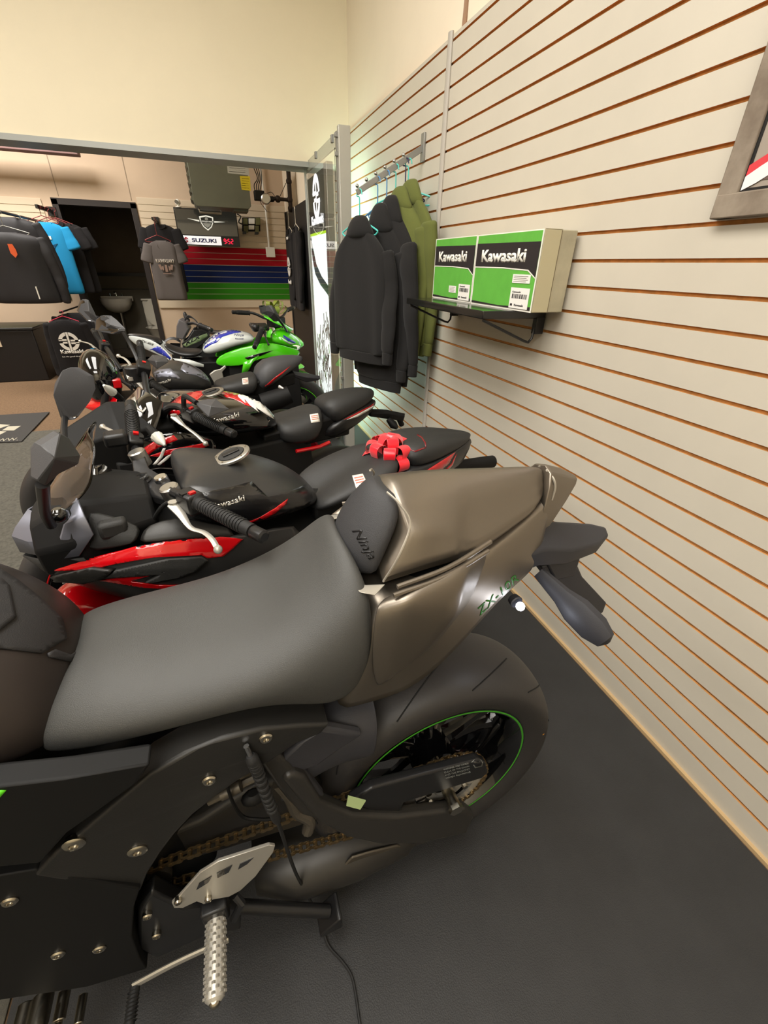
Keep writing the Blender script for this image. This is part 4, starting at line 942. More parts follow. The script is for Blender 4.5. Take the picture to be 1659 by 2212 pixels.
mb = MB(); mb.body(BR(
 [(714, 926, .08), (710, 902, .09), (700, 882, .075), (694, 868, .04), (690, 862, 0)],
 [(745, 902, .09), (745, 886, .10), (740, 869, .085), (734, 852, .045), (728, 846, 0)],
 [(785, 879, .08), (788, 867, .085), (785, 853, .07), (778, 841, .035), (772, 838, 0)],
 [(812, 862, .04), (817, 853, .045), (817, 846, .035), (812, 839, .015), (808, 837, 0)]), cr={0: .6}); mb.build('pillion_seat', m_seat_shade, k3, sub=2)
mb = MB(); mb.body(BR(
 [(690, 965, .085), (700, 948, .10), (708, 935, .105), (714, 925, .09)],
 [(755, 930, .07), (755, 916, .085), (752, 905, .092), (748, 900, .088)],
 [(790, 903, .05), (795, 888, .062), (794, 880, .068), (790, 876, .066)],
 [(812, 882, .025), (820, 868, .035), (820, 861, .038), (816, 858, .035)]), cr={3: 1, 0: 1}); tf3 = mb.build('tail_fairing', m_satin, k3, sub=1)
decal('tail_flash', [[(740, 908), (775, 889), (800, 877), (818, 861), (812, 872), (790, 885), (770, 897)]], tf3, m_redm, tf3, thick=.001, res=8)
decal('tail_flash_white', [[(748, 907), (775, 893), (806, 876), (812, 872), (800, 884), (772, 900)]], tf3, m_white, tf3, thick=.001, res=8, lift=.002)
mb = MB(); mb.body([[tuple(B(800, 900, .03)), tuple(B(800, 892, .04)), tuple(B(800, 885, 0))], [tuple(B(840, 906, .03)), tuple(B(840, 893, .04)), tuple(B(836, 885, 0))], [tuple(B(872, 910, .02)), tuple(B(874, 900, .03)), tuple(B(876, 893, 0))]]); fd = mb.build('rear_fender', m_dark, k3, bevel=.004)
mb = MB(); mb.tube([B(838, 905, .03), B(850, 918, .05), B(858, 925, .07)], [.012, .02, .008], 10); mb.tube([B(862, 905, 0), B(868, 918, 0)], .014, 8); mb.build('turn_signal', m_dark, k3)
wheel(k3, .02, .318, .318, .222, .16, m_redd, None, disc=.11, vdisc=-.06); wheel(k3, .95, .30, .300, .222, .11, m_gloss, m_redm, disc=.15, vdisc=.05)
fill_body(k3, [[(.85, .14, .26), (.85, .17, .5), (.85, .14, .80), (.85, 0, .82)], [(.40, .14, .26), (.40, .16, .5), (.40, .12, .76), (.40, 0, .78)], [(.14, .06, .42), (.14, .06, .6), (.14, .05, .74), (.14, 0, .74)]])
fill_body(k3, [[(.35, .075, .70), (.35, .08, .78), (.35, 0, .79)], [(-.05, .05, .70), (-.05, .06, .80), (-.05, 0, .82)]], name='subframe')
mb = MB(); mb.tube([B(640, 975, .11), B(690, 965, .10), B(712, 955, .10)], .008, 8); mb.build('red_frame_rail', m_redm, k3)
mb = MB(); mb.bb((.02, .10, .26), (.38, .13, .34)); mb.bb((.02, -.13, .26), (.38, -.10, .34)); mb.bb((.3, -.13, .26), (.38, .13, .34)); mb.build('swingarm', m_satin, k3, bevel=.01)
fork(k3, .95, .30, .78, .88)
g0, g1 = B(420, 897, .27), B(490, 931, .40); grip(k3, g0, g1, .014, bar_to=[B(350, 905, .06), B(360, 884, .12), B(385, 878, .19)]); switchbox(k3, B(412, 893, .25), g1-g0, (.055, .036, .042))
lever(k3, [B(376, 900, .21), B(392, 915, .24), B(405, 925, .27), B(425, 940, .31), B(444, 958, .35)])
g0, g1 = B(308, 790, -.28), B(303, 748, -.42); grip(k3, g0, g1, .014, bar_to=[B(335, 893, -.06), B(318, 850, -.12), B(312, 810, -.22)]); switchbox(k3, B(309, 797, -.25), g1-g0, (.055, .045, .045))
mb = MB(); mb.lathe([(-.03, .02), (-.03, .028), (.02, .03), (.024, .026), (.024, .0001)], B(290, 806, -.26), (0, 0, 1), 20); mb.build('brake_reservoir', m_black, k3)
lever(k3, [B(283, 818, -.24), B(276, 800, -.27), B(281, 788, -.30), B(270, 775, -.34), B(256, 769, -.38)])
cone_shell('mirror', [B(*q) for q in ((217, 713, -.45), (219, 690, -.44), (231, 681, -.43), (240, 681, -.42), (252, 690, -.41), (272, 710, -.38), (270, 716, -.38), (257, 722, -.40), (235, 718, -.43))], B(238, 702, -.40), m_mir, k3, th=.02, back=(1, -.3, 0))
mb = MB(); mb.tube(smooth_path([B(266, 717, -.385), B(280, 742, -.37), (B(296, 775, -.33)), B(302, 800, -.28), B(308, 822, -.24)]), .0075, 10); mb.build('mirror_stalk', m_satin, k3)
cone_shell('mirror', [B(*q) for q in ((421, 869, .32), (448, 862, .30), (467, 862, .32), (496, 884, .38), (451, 901, .42))], B(455, 877, .40), m_mir, k3, th=.015, back=(0, -1, -.3))
mb = MB(); mb.tube(smooth_path([B(424, 870, .33), B(410, 861, .30), B(398, 856, .27), B(397, 872, .25), B(398, 890, .25)]), .0075, 10); mb.build('mirror_stalk', m_satin, k3)
# headlamp cowl, screen and side panels
hc = flat_facets('headlamp_cowl', BR([(300, 838, -.02), (322, 850, .04), (352, 868, .10)], [(272, 866, -.03), (300, 880, .05), (346, 900, .13)], [(245, 905, -.03), (262, 925, .07), (330, 945, .14)], [(228, 950, -.02), (250, 968, .07), (325, 972, .14)]), m_gb, k3, mirror=False)
decal('cowl_edge', [[(286, 862), (294, 858), (296, 872), (300, 882), (310, 888), (316, 880), (318, 884), (310, 893), (297, 886), (290, 874)], [(262, 925), (285, 905), (290, 893), (293, 895), (288, 910), (264, 930)]], hc, m_silver, hc, thick=.003, res=8, lift=.003)
fill_body(k3, [[(.62, .09, .80), (.62, .11, .88), (.62, 0, .93)], [(.82, .13, .70), (.82, .15, .90), (.82, 0, .96)], [(.98, .06, .74), (.98, .07, .84), (.98, 0, .88)]], name='instrument_surround', m=m_dark)
mb = MB(); mb.prism([B(*q) for q in ((224, 898, -.08), (238, 893, -.08), (245, 905, -.04), (236, 930, -.02), (230, 948, -.01), (222, 925, -.05))], (.01, .012, 0)); mb.build('red_cowl_edge', m_redp, k3, bevel=.003)
mb = MB(); mb.grid(BR([(152, 968, -.16), (180, 985, -.08), (215, 985, 0), (240, 975, .06)], [(165, 940, -.16), (195, 945, -.09), (225, 950, -.02), (242, 955, .03)], [(190, 920, -.16), (210, 920, -.11), (228, 922, -.07), (240, 935, -.03)])); mb.build('windscreen', m_smoke, k3, solid=.004, off=0, sub=2)
sf3 = side('side_fairing', [[(255, 950, .09), (310, 945, .13), (345, 932, .15), (400, 930, .17), (470, 945, .16)], [(250, 985, .10), (310, 985, .15), (350, 975, .175), (400, 970, .18), (470, 975, .17)], [(260, 1020, .10), (320, 1020, .15), (360, 1015, .175), (400, 1010, .18), (470, 1005, .17)]], m_gb)
decal('red_flash', [[(300, 975), (335, 952), (375, 940), (385, 950), (340, 968), (318, 985)], [(322, 985), (360, 972), (410, 963), (440, 957), (452, 961), (440, 968), (400, 975), (340, 987)]], sf3, m_redm, sf3, thick=.0015, res=9)
decal('white_slashes', [[(385, 985), (398, 975), (403, 975), (392, 988)], [(404, 984), (414, 973), (418, 973), (410, 987)], [(418, 982), (427, 971), (430, 971), (423, 985)], [(352, 968), (345, 985), (330, 1003), (338, 1003), (352, 987), (358, 968)], [(360, 985), (375, 978), (362, 992), (345, 1005), (340, 1003)]], sf3, m_white, sf3, thick=.001, res=9, lift=.002)
decal('fairing_lettering', [text_px('650', (368, 980), (408, 973), 8, shear=.3)], sf3, mat('pink_print', (214, 90, 96), .4), sf3, thick=.0006, res=8, lift=.004)
mb = MB(); a, b = B(322, 925, .17), B(356, 962, .26); mb.tube([a, a.lerp(b, .45), a.lerp(b, .5)], [.012, .016, .018], 10); ts3 = mb.build('turn_signal', m_dark, k3)
mb = MB(); mb.tube([a.lerp(b, .5), a.lerp(b, .75), b], [.019, .015, .003], 10); mb.build('signal_lens', m_lens, ts3)
mb = MB(); mb.prism([B(*q)-V((0, 0, .01)) for q in ((325, 890, -.08), (345, 880, -.04), (372, 905, .06), (365, 925, .09), (335, 915, .02))], (0, 0, .02)); yk = mb.build('top_yoke', m_satin, k3, bevel=.004)
for q in ((336, 892, -.07), (362, 914, .07), (351, 905, .0)):
    mb = MB(); mb.lathe([(-.02, .018), (.008, .018), (.01, .014), (.01, .0001)], B(*q), (.2, 0, 1), 20); mb.build('fork_cap', m_alu, yk)

# ================================================================== fourth motorcycle, dark tank, grey tail
k4 = bike_root('motorcycle', 'dark motorcycle', .30, 2.45, PI+R(10)); CURR = k4
k4['label'] = 'dark naked motorcycle with red nose under a glossy round visor and grey faceted tail'
mb = MB(); mb.body(BR(
 [(335, 845, .085), (328, 822, .10), (327, 806, .085), (335, 794, .04), (340, 790, 0)],
 [(372, 856, .125), (362, 828, .15), (356, 803, .13), (360, 785, .065), (364, 779, 0)],
 [(415, 855, .13), (412, 828, .155), (405, 803, .13), (400, 788, .065), (398, 782, 0)],
 [(445, 850, .105), (450, 830, .115), (442, 811, .10), (433, 800, .05), (428, 795, 0)],
 [(460, 847, .05), (463, 834, .055), (458, 824, .045), (452, 814, .022), (448, 810, 0)]), cr={2: .7}); tk4 = mb.build('fuel_tank', m_tank2, k4, sub=2)
decal('tank_grey_band', [[(330, 806), (345, 798), (368, 796), (385, 812), (392, 820), (368, 815), (340, 816), (328, 820)], [(395, 784), (420, 795), (445, 812), (458, 826), (450, 824), (425, 812), (405, 808), (390, 798)]], tk4, m_graym, tk4, thick=.0008, res=8)
decal('tank_lettering', [text_px('Kawasaki', (336, 833), (370, 824), 7, shear=.1, bold=.02)], tk4, m_silver, tk4, thick=.0006, res=6, lift=.002)
mb = MB(); mb.body(BR([(464, 850, .075), (467, 840, .08), (468, 834, .07), (469, 829, .04), (468, 826, 0)], [(505, 855, .10), (508, 840, .11), (510, 828, .095), (508, 819, .05), (505, 815, 0)], [(545, 852, .10), (552, 835, .105), (552, 820, .09), (546, 808, .05), (542, 804, 0)], [(556, 848, .09), (560, 832, .09), (560, 820, .08), (555, 808, .04), (551, 803, 0)]), cr={0: .6}); s4 = mb.build('rider_seat', m_seat_shade, k4, sub=2)
sticker(k4, [(523, 818), (536, 816), (537, 830), (524, 831)], s4)
mb = MB(); mb.body(BR([(550, 862, .085), (556, 836, .095), (552, 808, .085), (553, 790, .045), (556, 782, 0)], [(590, 840, .08), (602, 812, .088), (599, 788, .068), (593, 772, .03), (590, 767, 0)], [(628, 806, .05), (638, 790, .055), (641, 777, .045), (639, 768, .02), (637, 765, 0)], [(648, 792, .02), (658, 780, .025), (661, 775, .02), (658, 771, .01), (657, 770, 0)]), cr={1: 1, 2: 1, 3: .6}); tf4 = mb.build('tail_fairing', m_mir, k4, sub=1)
decal('tail_flash', [[(562, 852), (568, 838), (590, 818), (628, 790), (612, 806), (592, 822), (574, 840)]], tf4, m_redm, tf4, thick=.001, res=8)
decal('tail_light', [[(634, 800), (660, 774), (663, 777), (640, 801)]], tf4, m_redd, tf4, thick=.002, res=8)
mb = MB(); mb.body([[tuple(B(630, 812, .03)), tuple(B(628, 806, .04)), tuple(B(632, 802, 0))], [tuple(B(662, 826, .03)), tuple(B(662, 815, .04)), tuple(B(664, 806, 0))], [tuple(B(688, 822, .02)), tuple(B(692, 818, .03)), tuple(B(692, 812, 0))]]); mb.build('rear_fender', m_bluk, k4, bevel=.004)
wheel(k4, .05, .318, .318, .222, .16, m_redd, None, disc=.11, vdisc=-.06); wheel(k4, 1.02, .30, .300, .222, .11, m_gloss, m_redm, disc=.15, vdisc=.05)
fill_body(k4, [[(.85, .14, .26), (.85, .17, .5), (.85, .12, .80), (.85, 0, .82)], [(.35, .14, .26), (.35, .16, .5), (.35, .12, .78), (.35, 0, .80)], [(.12, .06, .42), (.12, .06, .6), (.12, .05, .74), (.12, 0, .74)]])
fill_body(k4, [[(.35, .075, .72), (.35, .08, .80), (.35, 0, .81)], [(-.05, .04, .78), (-.05, .05, .84), (-.05, 0, .86)]], name='subframe')
mb = MB(); mb.tube([B(565, 872, .12), B(600, 862, .13), B(626, 852, .14)], [.05, .052, .045], 16); ec = mb.build('exhaust_can', m_dark, k4)
mb = MB(); mb.tube([B(603, 835, .12), B(615, 843, .15), B(627, 862, .17)], .009, 8); mb.build('exhaust_trim', m_silver, ec)
mb = MB(); mb.bb((.05, .10, .26), (.38, .13, .34)); mb.bb((.05, -.13, .26), (.38, -.10, .34)); mb.bb((.3, -.13, .26), (.38, .13, .34)); mb.build('swingarm', m_satin, k4, bevel=.01)
fork(k4, 1.02, .30, .82, .90)
g0, g1 = B(330, 829, .26), B(375, 857, .40); grip(k4, g0, g1, .014, bar_to=[B(285, 810, .08), B(290, 800, .12), B(310, 812, .2)]); switchbox(k4, B(322, 824, .23), g1-g0, (.05, .036, .042))
lever(k4, [B(300, 826, .2), B(312, 840, .25), B(330, 852, .3), B(345, 866, .34)], m_alu)
g0, g1 = B(221, 742, -.27), B(205, 719, -.40); grip(k4, g0, g1, .014, bar_to=[B(262, 800, -.06), B(245, 775, -.12), B(232, 755, -.2)]); switchbox(k4, B(226, 748, -.24), g1-g0, (.05, .04, .042))
lever(k4, [B(212, 760, -.24), B(203, 750, -.28), B(192, 742, -.32), B(173, 737, -.38)])
cone_shell('mirror', [B(*q) for q in ((175, 671, -.46), (181, 651, -.45), (187, 646, -.44), (192, 648, -.43), (212, 690, -.39), (207, 696, -.39), (197, 694, -.41))], B(192, 672, -.38), m_mir, k4, th=.02, back=(1, -.3, 0))
mb = MB(); mb.tube(smooth_path([B(206, 694, -.39), B(212, 710, -.37), B(220, 728, -.3), B(226, 745, -.25)]), .0075, 10); mb.build('mirror_stalk', m_satin, k4)
cone_shell('mirror', [B(*q) for q in ((317, 778, .30), (330, 766, .29), (358, 769, .30), (364, 782, .34), (340, 797, .38))], B(336, 780, .37), m_mir, k4, th=.015, back=(0, -1, -.2))
mb = MB(); mb.tube(smooth_path([B(320, 780, .31), B(312, 792, .27), B(316, 812, .25), B(322, 822, .24)]), .0075, 10); mb.build('mirror_stalk', m_satin, k4)
# visor, nose
mb = MB(); mb.ball(B(212, 818, 0)+V((-.01, 0, 0)), .13, (.62, .95, 1.0), 24); vz = mb.build('headlamp_visor', m_gb, k4)
mb = MB(); mb.body(BR([(240, 892, .11), (252, 872, .13), (255, 856, .10), (250, 840, 0)], [(205, 890, .08), (210, 880, .10), (215, 866, .08), (215, 850, 0)], [(180, 880, .03), (178, 876, .03), (182, 870, .02), (184, 864, 0)])); mb.build('nose_cowl', m_redp, k4, bevel=.004)
mb = MB(); mb.body(BR([(235, 915, .07), (245, 895, .09), (245, 885, 0)], [(200, 900, .05), (205, 892, .06), (205, 880, 0)])); mb.build('lower_headlamp', m_inner, k4, bevel=.004)
mb = MB(); a, b = B(262, 862, .16), B(224, 832, .24); mb.tube([a, a.lerp(b, .45), a.lerp(b, .5)], [.012, .016, .018], 10); q_ = mb.build('turn_signal', m_bluk, k4); mb = MB(); mb.tube([a.lerp(b, .5), a.lerp(b, .75), b], [.019, .016, .005], 10); mb.build('signal_lens', m_lens, q_)
mb = MB(); mb.box(B(249, 828, .08), (.05, .04, .04)); mb.build('red_marker', m_redm, k4, bevel=.006)
mb = MB(); mb.prism([B(*q)-V((0, 0, .01)) for q in ((262, 790, -.08), (285, 795, -.05), (300, 822, .05), (290, 835, .09), (268, 815, .0))], (0, 0, .02)); yk = mb.build('top_yoke', m_satin, k4, bevel=.004)
for q in ((270, 793, -.07), (294, 825, .07)):
    mb = MB(); mb.lathe([(-.02, .016), (.008, .016), (.01, .012), (.01, .0001)], B(*q), (.2, 0, 1), 20); mb.build('fork_cap', m_alu, yk)
for j in range(3):
    mb = MB(); mb.tube(smooth_path([B(235+8*j, 780+6*j, -.08), B(250+6*j, 800+8*j, -.02), B(262+6*j, 822+4*j, .05), B(285, 835+3*j, .12)]), .006, 8); mb.build('brake_hose', m_rubber, k4)

# ================================================================== fifth motorcycle, green, white and blue, nose to the right
m_grp = mat('lime_green_paint', (78, 206, 22), .18, coat=1); m_blp = mat('blue_paint', (38, 52, 170), .2, coat=1); m_whp = mat('pearl_white_paint', (214, 220, 218), .2, coat=1)
k5 = bike_root('motorcycle', 'lime green, white and blue sport motorcycle with its nose towards the lit banner', -.32, 3.48, 0); CURR = k5
def NB(*rows): return [[B(p[0], p[1], -p[2]) for p in r] for r in rows]
def body_r(rows): return [[V((p.x, -p.y, p.z)) for p in r] for r in NB(*rows)]
mb = MB(); mb.body(body_r([
 [(437, 762, .05), (434, 757, .055), (436, 750, .045), (441, 745, .022), (443, 742, 0)],
 [(448, 770, .11), (442, 756, .125), (446, 742, .105), (452, 732, .05), (455, 728, 0)],
 [(470, 768, .13), (468, 750, .155), (468, 732, .13), (472, 719, .06), (475, 714, 0)],
 [(510, 752, .13), (508, 738, .155), (506, 724, .13), (503, 715, .06), (503, 711, 0)],
 [(540, 745, .105), (542, 734, .12), (536, 725, .10), (530, 719, .05), (528, 716, 0)],
 [(552, 738, .07), (553, 731, .08), (549, 727, .07), (545, 723, .03), (544, 721, 0)]]), cr={2: .5}); tk5 = mb.build('fuel_tank', m_whp, k5, sub=2)
decal('tank_blue', [[(438, 748), (447, 731), (470, 709), (485, 707), (515, 712), (522, 718), (505, 720), (480, 728), (468, 740), (455, 745), (440, 755)]], tk5, m_blp, tk5, thick=.0008, res=8)
decal('tank_lettering', [text_px('Ninja', (505, 727), (526, 728), 6, shear=.3)], tk5, mat('navy_print', (20, 30, 90), .4), tk5, thick=.0006, res=6, lift=.002)
decal('tank_lettering_small', [text_px('Kawasaki', (508, 733), (526, 733), 2.4, bold=.02)], tk5, mat('navy_print', (20, 30, 90), .4), tk5, thick=.0006, res=6, lift=.002)
mb = MB(); mb.body(body_r([[(352, 752, .06), (350, 746, .07), (352, 741, .05), (356, 738, 0)], [(380, 772, .09), (375, 764, .10), (380, 756, .07), (385, 752, 0)], [(410, 778, .11), (410, 768, .12), (412, 760, .09), (414, 756, 0)], [(438, 770, .09), (441, 762, .09), (438, 757, .06), (436, 754, 0)]])); s5 = mb.build('rider_seat', m_satin, k5, sub=2)
mb = MB(); mb.body(body_r([[(272, 726, .02), (271, 722, .02), (272, 719, 0)], [(300, 733, .06), (302, 725, .055), (304, 720, 0)], [(330, 745, .09), (334, 732, .07), (338, 724, 0)], [(350, 752, .09), (352, 742, .07), (354, 735, 0)]])); mb.build('pillion_seat', m_satin, k5, sub=1)
mb = MB(); mb.grid(NB([(271, 722, .03), (300, 727, .07), (325, 732, .10), (346, 744, .11), (362, 760, .115), (375, 775, .12)], [(280, 735, .035), (305, 742, .075), (325, 750, .10), (345, 760, .115), (358, 768, .12), (372, 778, .125)], [(296, 747, .03), (315, 755, .06), (330, 762, .09), (345, 768, .10), (356, 773, .11), (370, 782, .12)])); 
tf5 = two('tail_fairing', mb, m_whp, k5, solid=.004, off=0, sub=1)[0]
decal('tail_blue', [[(320, 757), (340, 748), (345, 745), (356, 752), (376, 774), (370, 782), (350, 772), (335, 766)]], tf5, m_blp, tf5, thick=.001, res=8)
decal('tail_lettering', [text_px('ZX-4RR', (303, 737), (331, 747), 4.5, shear=.4)], tf5, m_satin, tf5, thick=.0006, res=8, lift=.002)
mb = MB(); mb.grid(NB([(373, 774, .12), (410, 777, .13), (440, 787, .13)], [(380, 780, .125), (408, 790, .135), (440, 793, .135)])); two('white_side_trim', mb, m_whp, k5, solid=.004, off=0)
# fairing
mb = MB(); mb.grid(NB([(470, 769, .13), (505, 754, .15), (552, 742, .16), (590, 738, .16), (625, 750, .15), (652, 757, .10)], [(463, 784, .14), (492, 782, .155), (528, 770, .17), (570, 758, .18), (610, 758, .18), (648, 768, .12)], [(470, 790, .13), (500, 792, .15), (532, 790, .17), (560, 775, .18), (600, 772, .18), (635, 776, .14)]))
ff = two('side_fairing', mb, m_grp, k5, solid=.004, off=0, sub=1)[0]
mb = MB(); mb.grid(NB([(526, 782, .175), (545, 775, .18), (560, 768, .18)], [(521, 812, .17), (537, 800, .175), (545, 785, .18)])); two('lower_fairing', mb, m_grp, k5, solid=.004, off=0)
decal('fairing_vent', [[(528, 773), (542, 768), (565, 762), (590, 757), (565, 768), (548, 774), (535, 777)]], ff, m_gloss, ff, thick=.004, res=10)
mb = MB(); mb.body(body_r([[(575, 745, .13), (590, 730, .15), (590, 715, .12), (600, 705, 0)], [(620, 752, .13), (628, 738, .14), (628, 722, .09), (628, 712, 0)], [(650, 768, .06), (658, 752, .07), (655, 742, .04), (652, 736, 0)]])); no5 = mb.build('nose_fairing', m_grp, k5, sub=1)
mb = MB(); mb.grid(NB([(570, 684, .10), (592, 697, .10), (612, 706, .09), (628, 716, .08)], [(572, 683, .05), (595, 692, .05), (615, 702, .04), (632, 713, .03)], [(575, 681, 0), (598, 690, 0), (617, 700, 0), (634, 711, 0)])); mb.add([], []); mb.mirror(); mb.build('windscreen_frame', m_grp, k5, solid=.003, off=0, merge=.001)
decal('nose_stripe', [[(608, 725), (613, 724), (632, 735), (643, 742), (636, 742), (622, 737)]], no5, m_blp, no5, thick=.001, res=8); decal('nose_stripe_white', [[(606, 727), (622, 738), (636, 743), (626, 744), (612, 735)]], no5, m_whp, no5, thick=.001, res=8)
decal('headlamp', [[(632, 746), (640, 745), (653, 750), (651, 757), (645, 760), (635, 754)]], no5, mat('headlamp_lens', (235, 232, 205), .1, coat=1, emis=.5), no5, thick=.003, res=10)
cone_shell('mirror', [B(*q) for q in ((581, 660, -.30), (587, 659, -.30), (595, 668, -.30), (604, 683, -.28), (606, 692, -.27), (598, 695, -.27), (586, 684, -.29), (581, 672, -.30))], B(592, 676, -.32), m_mir, k5, th=.02, back=(-1, .3, 0))
mb = MB(); mb.tube(smooth_path([B(602, 690, -.27), B(612, 703, -.22), B(620, 716, -.14)]), .009, 8); mb.build('mirror_stalk', m_satin, k5)
cone_shell('mirror', [B(*q) for q in ((564, 660, .28), (572, 659, .28), (582, 665, .30), (583, 680, .30), (575, 682, .29), (567, 675, .28))], B(574, 670, .28)+V((.04, 0, 0)), m_mir, k5, th=.02, back=(-1, -.3, 0))
mb = MB(); mb.tube(smooth_path([B(577, 681, .28), B(590, 692, .2), B(604, 702, .1)]), .009, 8); mb.build('mirror_stalk', m_satin, k5)
g0, g1 = B(566, 712, -.2), B(552, 745, -.36); grip(k5, g0, g1, .017, bar_to=[B(575, 708, -.1)]); lever(k5, [B(572, 718, -.22), B(574, 730, -.28), B(580, 744, -.34)], m_satin)
g0, g1 = B(562, 706, .2), B(545, 702, .34); grip(k5, g0, g1, .017, bar_to=[B(575, 708, .1)])
mb = MB(); mb.box(B(560, 706, 0), (.12, .22, .03)); mb.ball(B(552, 708, -.1), .03); mb.build('top_yoke', m_satin, k5, bevel=.008)
fill_body(k5, [[(.35, .12, .30), (.35, .15, .5), (.35, .12, .78), (.35, 0, .80)], [(.85, .14, .30), (.85, .15, .5), (.85, .12, .72), (.85, 0, .74)]])
fill_body(k5, [[(.05, .06, .66), (.05, .08, .74), (.05, 0, .76)], [(.40, .10, .60), (.40, .11, .74), (.40, 0, .76)]], name='subframe')
mb = MB(); mb.prism([B(x, y, -.14) for x, y in [(452, 808), (462, 800), (475, 797), (486, 788), (489, 793), (480, 803), (483, 815), (472, 824), (463, 828), (458, 818)]], (0, .02, 0)); mb.build('pivot_plate', m_silver, k5, bevel=.005)
wheel(k5, 0, .31, .312, .222, .16, m_gloss, m_green, disc=.11, vdisc=.06); wheel(k5, .80, .30, .300, .222, .11, m_gloss, m_green, disc=.15, vdisc=.05)
fork(k5, .80, .30, .76, .80)
mb = MB(); mb.bb((0, .10, .26), (.42, .13, .34)); mb.bb((0, -.13, .26), (.42, -.10, .34)); mb.build('swingarm', m_silver, k5, bevel=.01)
mb = MB(); mb.grid([[V((.80+.335*math.sin(R(a)), y, .30+.335*math.cos(R(a)))) for y in (-.07, -.05, 0, .05, .07)] for a in range(-40, 31, 10)]); mb.build('front_fender', m_grp, k5, solid=.003, sub=1)

# ================================================================== green off-road motorcycle behind
k6 = bike_root('motorcycle', 'green off-road motorcycle behind the lime sport motorcycle, olive ribbon bow on its bars', *(lambda F: (F.x-1.12*math.cos(R(-55)), F.y-1.12*math.sin(R(-55))))(at(640, 858, z=.26)), R(-55)); CURR = k6
set_bike(k6)
wheel(k6, 0, .28, .28, .2, .10, m_satin, m_green, disc=.10, vdisc=.04)
w6u = 1.12
wheel(k6, w6u, .24, .24, .18, .08, m_satin, m_green, disc=.11, vdisc=-.035)
for s in (-1, 1):
    mb = MB(); mb.tube([(w6u, .06*s, .24), (w6u-.10, .06*s, .60)], [.022, .022], 12); mb.tube([(w6u-.10, .06*s, .60), (w6u-.16, .06*s, .86)], .015, 12); mb.build('fork_leg', m_alu, k6)
mb = MB(); mb.grid([[V((w6u-.26+.07*i, y*(.05+.006*i), .62-.012*i*i*.3)) for y in (-1, 0, 1)] for i in range(6)]); mb.build('front_fender', m_grp, k6, solid=.006, sub=1)
mb = MB(); mb.body([[(w6u-.30, .10, .60), (w6u-.30, .12, .74), (w6u-.30, .07, .86), (w6u-.30, 0, .88)], [(w6u-.10, .09, .70), (w6u-.10, .12, .80), (w6u-.10, .06, .86), (w6u-.10, 0, .87)], [(w6u+.16, .04, .70), (w6u+.16, .05, .73), (w6u+.16, .02, .75), (w6u+.16, 0, .755)]]); sh6 = mb.build('front_shroud', m_grp, k6, sub=1)
fill_body(k6, [[(.10, .07, .30), (.10, .09, .5), (.10, .08, .74), (.10, 0, .75)], [(w6u-.30, .08, .30), (w6u-.30, .10, .5), (w6u-.30, .07, .66), (w6u-.30, 0, .68)]])
mb = MB(); mb.body([[(-.25, .05, .70), (-.25, .07, .74), (-.25, 0, .76)], [(w6u-.5, .07, .70), (w6u-.5, .08, .76), (w6u-.5, 0, .78)]]); mb.build('seat', m_satin, k6, sub=1)
mb = MB(); hb = V((w6u-.2, 0, .93)); mb.tube(smooth_path([hb+V((-.10, -.32, .06)), hb+V((-.04, -.2, .05)), hb+V((0, -.08, 0)), hb+V((0, .08, 0)), hb+V((-.04, .2, .05)), hb+V((-.10, .32, .06))]), .011, 10); mb.build('handlebar', m_satin, k6)
mb = MB(); mb.box(hb+V((.02, 0, -.03)), (.1, .14, .08)); mb.build('bar_clamp', m_dark, k6, bevel=.01)
for s in (-1, 1): grip(k6, hb+V((-.055, .22*s, .052)), hb+V((-.10, .33*s, .06)), .017)
bw2 = thing('ribbon_bow', 'small olive green ribbon bow tied on the handlebar of the rear off-road motorcycle', 'bow', wm(k6) @ (hb+V((0, 0, .045))))
m_olv = mat('olive_ribbon', (128, 140, 50), .4, coat=.2)
for i in range(8):
    az = 2*PI*i/8+.2; el = R(20+25*(i % 2)); d = V((math.cos(az)*math.cos(el), math.sin(az)*math.cos(el), math.sin(el))); side_ = d.cross(V((0, 0, 1))).normalized(); up = side_.cross(d); rowsb = []
    for k in range(11):
        t = 2*PI*k/10; c = d*(.13*.5*(1-math.cos(t)))+up*(.035*math.sin(t)); w2 = .045*(.3+.7*math.sin(t/2)); rowsb.append([c-side_*w2/2, c+side_*w2/2])
    mb = MB(); mb.grid(rowsb); mb.build('ribbon_loop', m_olv, bw2, solid=.001, sub=1)

# ================================================================== black trail motorcycle facing left
k7 = bike_root('motorcycle', 'small black trail motorcycle with green lettered shroud and grey number mask', .20, 4.22, PI); CURR = k7
mb = MB(); mb.prism([B(x, y, .08) for x, y in [(392, 742), (405, 732), (418, 712), (436, 712), (452, 720), (454, 728), (440, 742), (420, 756), (404, 758)]], (0, .02, 0)); sh7 = two('tank_shroud', mb, m_satin, k7, bevel=.006)[0]
decal('shroud_stripe', [[(395, 745), (412, 732), (452, 718), (454, 724), (430, 738), (402, 750)]], sh7, mat('grey_green_print', (120, 140, 100), .5), sh7, thick=.001, res=10)
decal('shroud_lettering', [text_px('KLX', (402, 746), (437, 728), 8, shear=.4, bold=.03)], sh7, m_satin, sh7, thick=.001, res=8, lift=.002)
mb = MB(); mb.prism([B(x, y, 0) for x, y in [(390, 687), (385, 702), (384, 728), (399, 731), (411, 709), (405, 695)]], (.02, .16, 0)); mb.build('number_mask', mat('mask_grey', (96, 92, 94), .35), k7, bevel=.008)
mb = MB(); r0 = [B(x, y, 0) for x, y in ((351, 738), (358, 730), (368, 725), (380, 726), (392, 735), (397, 742))]; mb.grid([[p+V((0, -.055, -.02)), p, p+V((0, .055, -.02))] for p in r0]); mb.build('front_fender', m_mir, k7, solid=.006, sub=1)
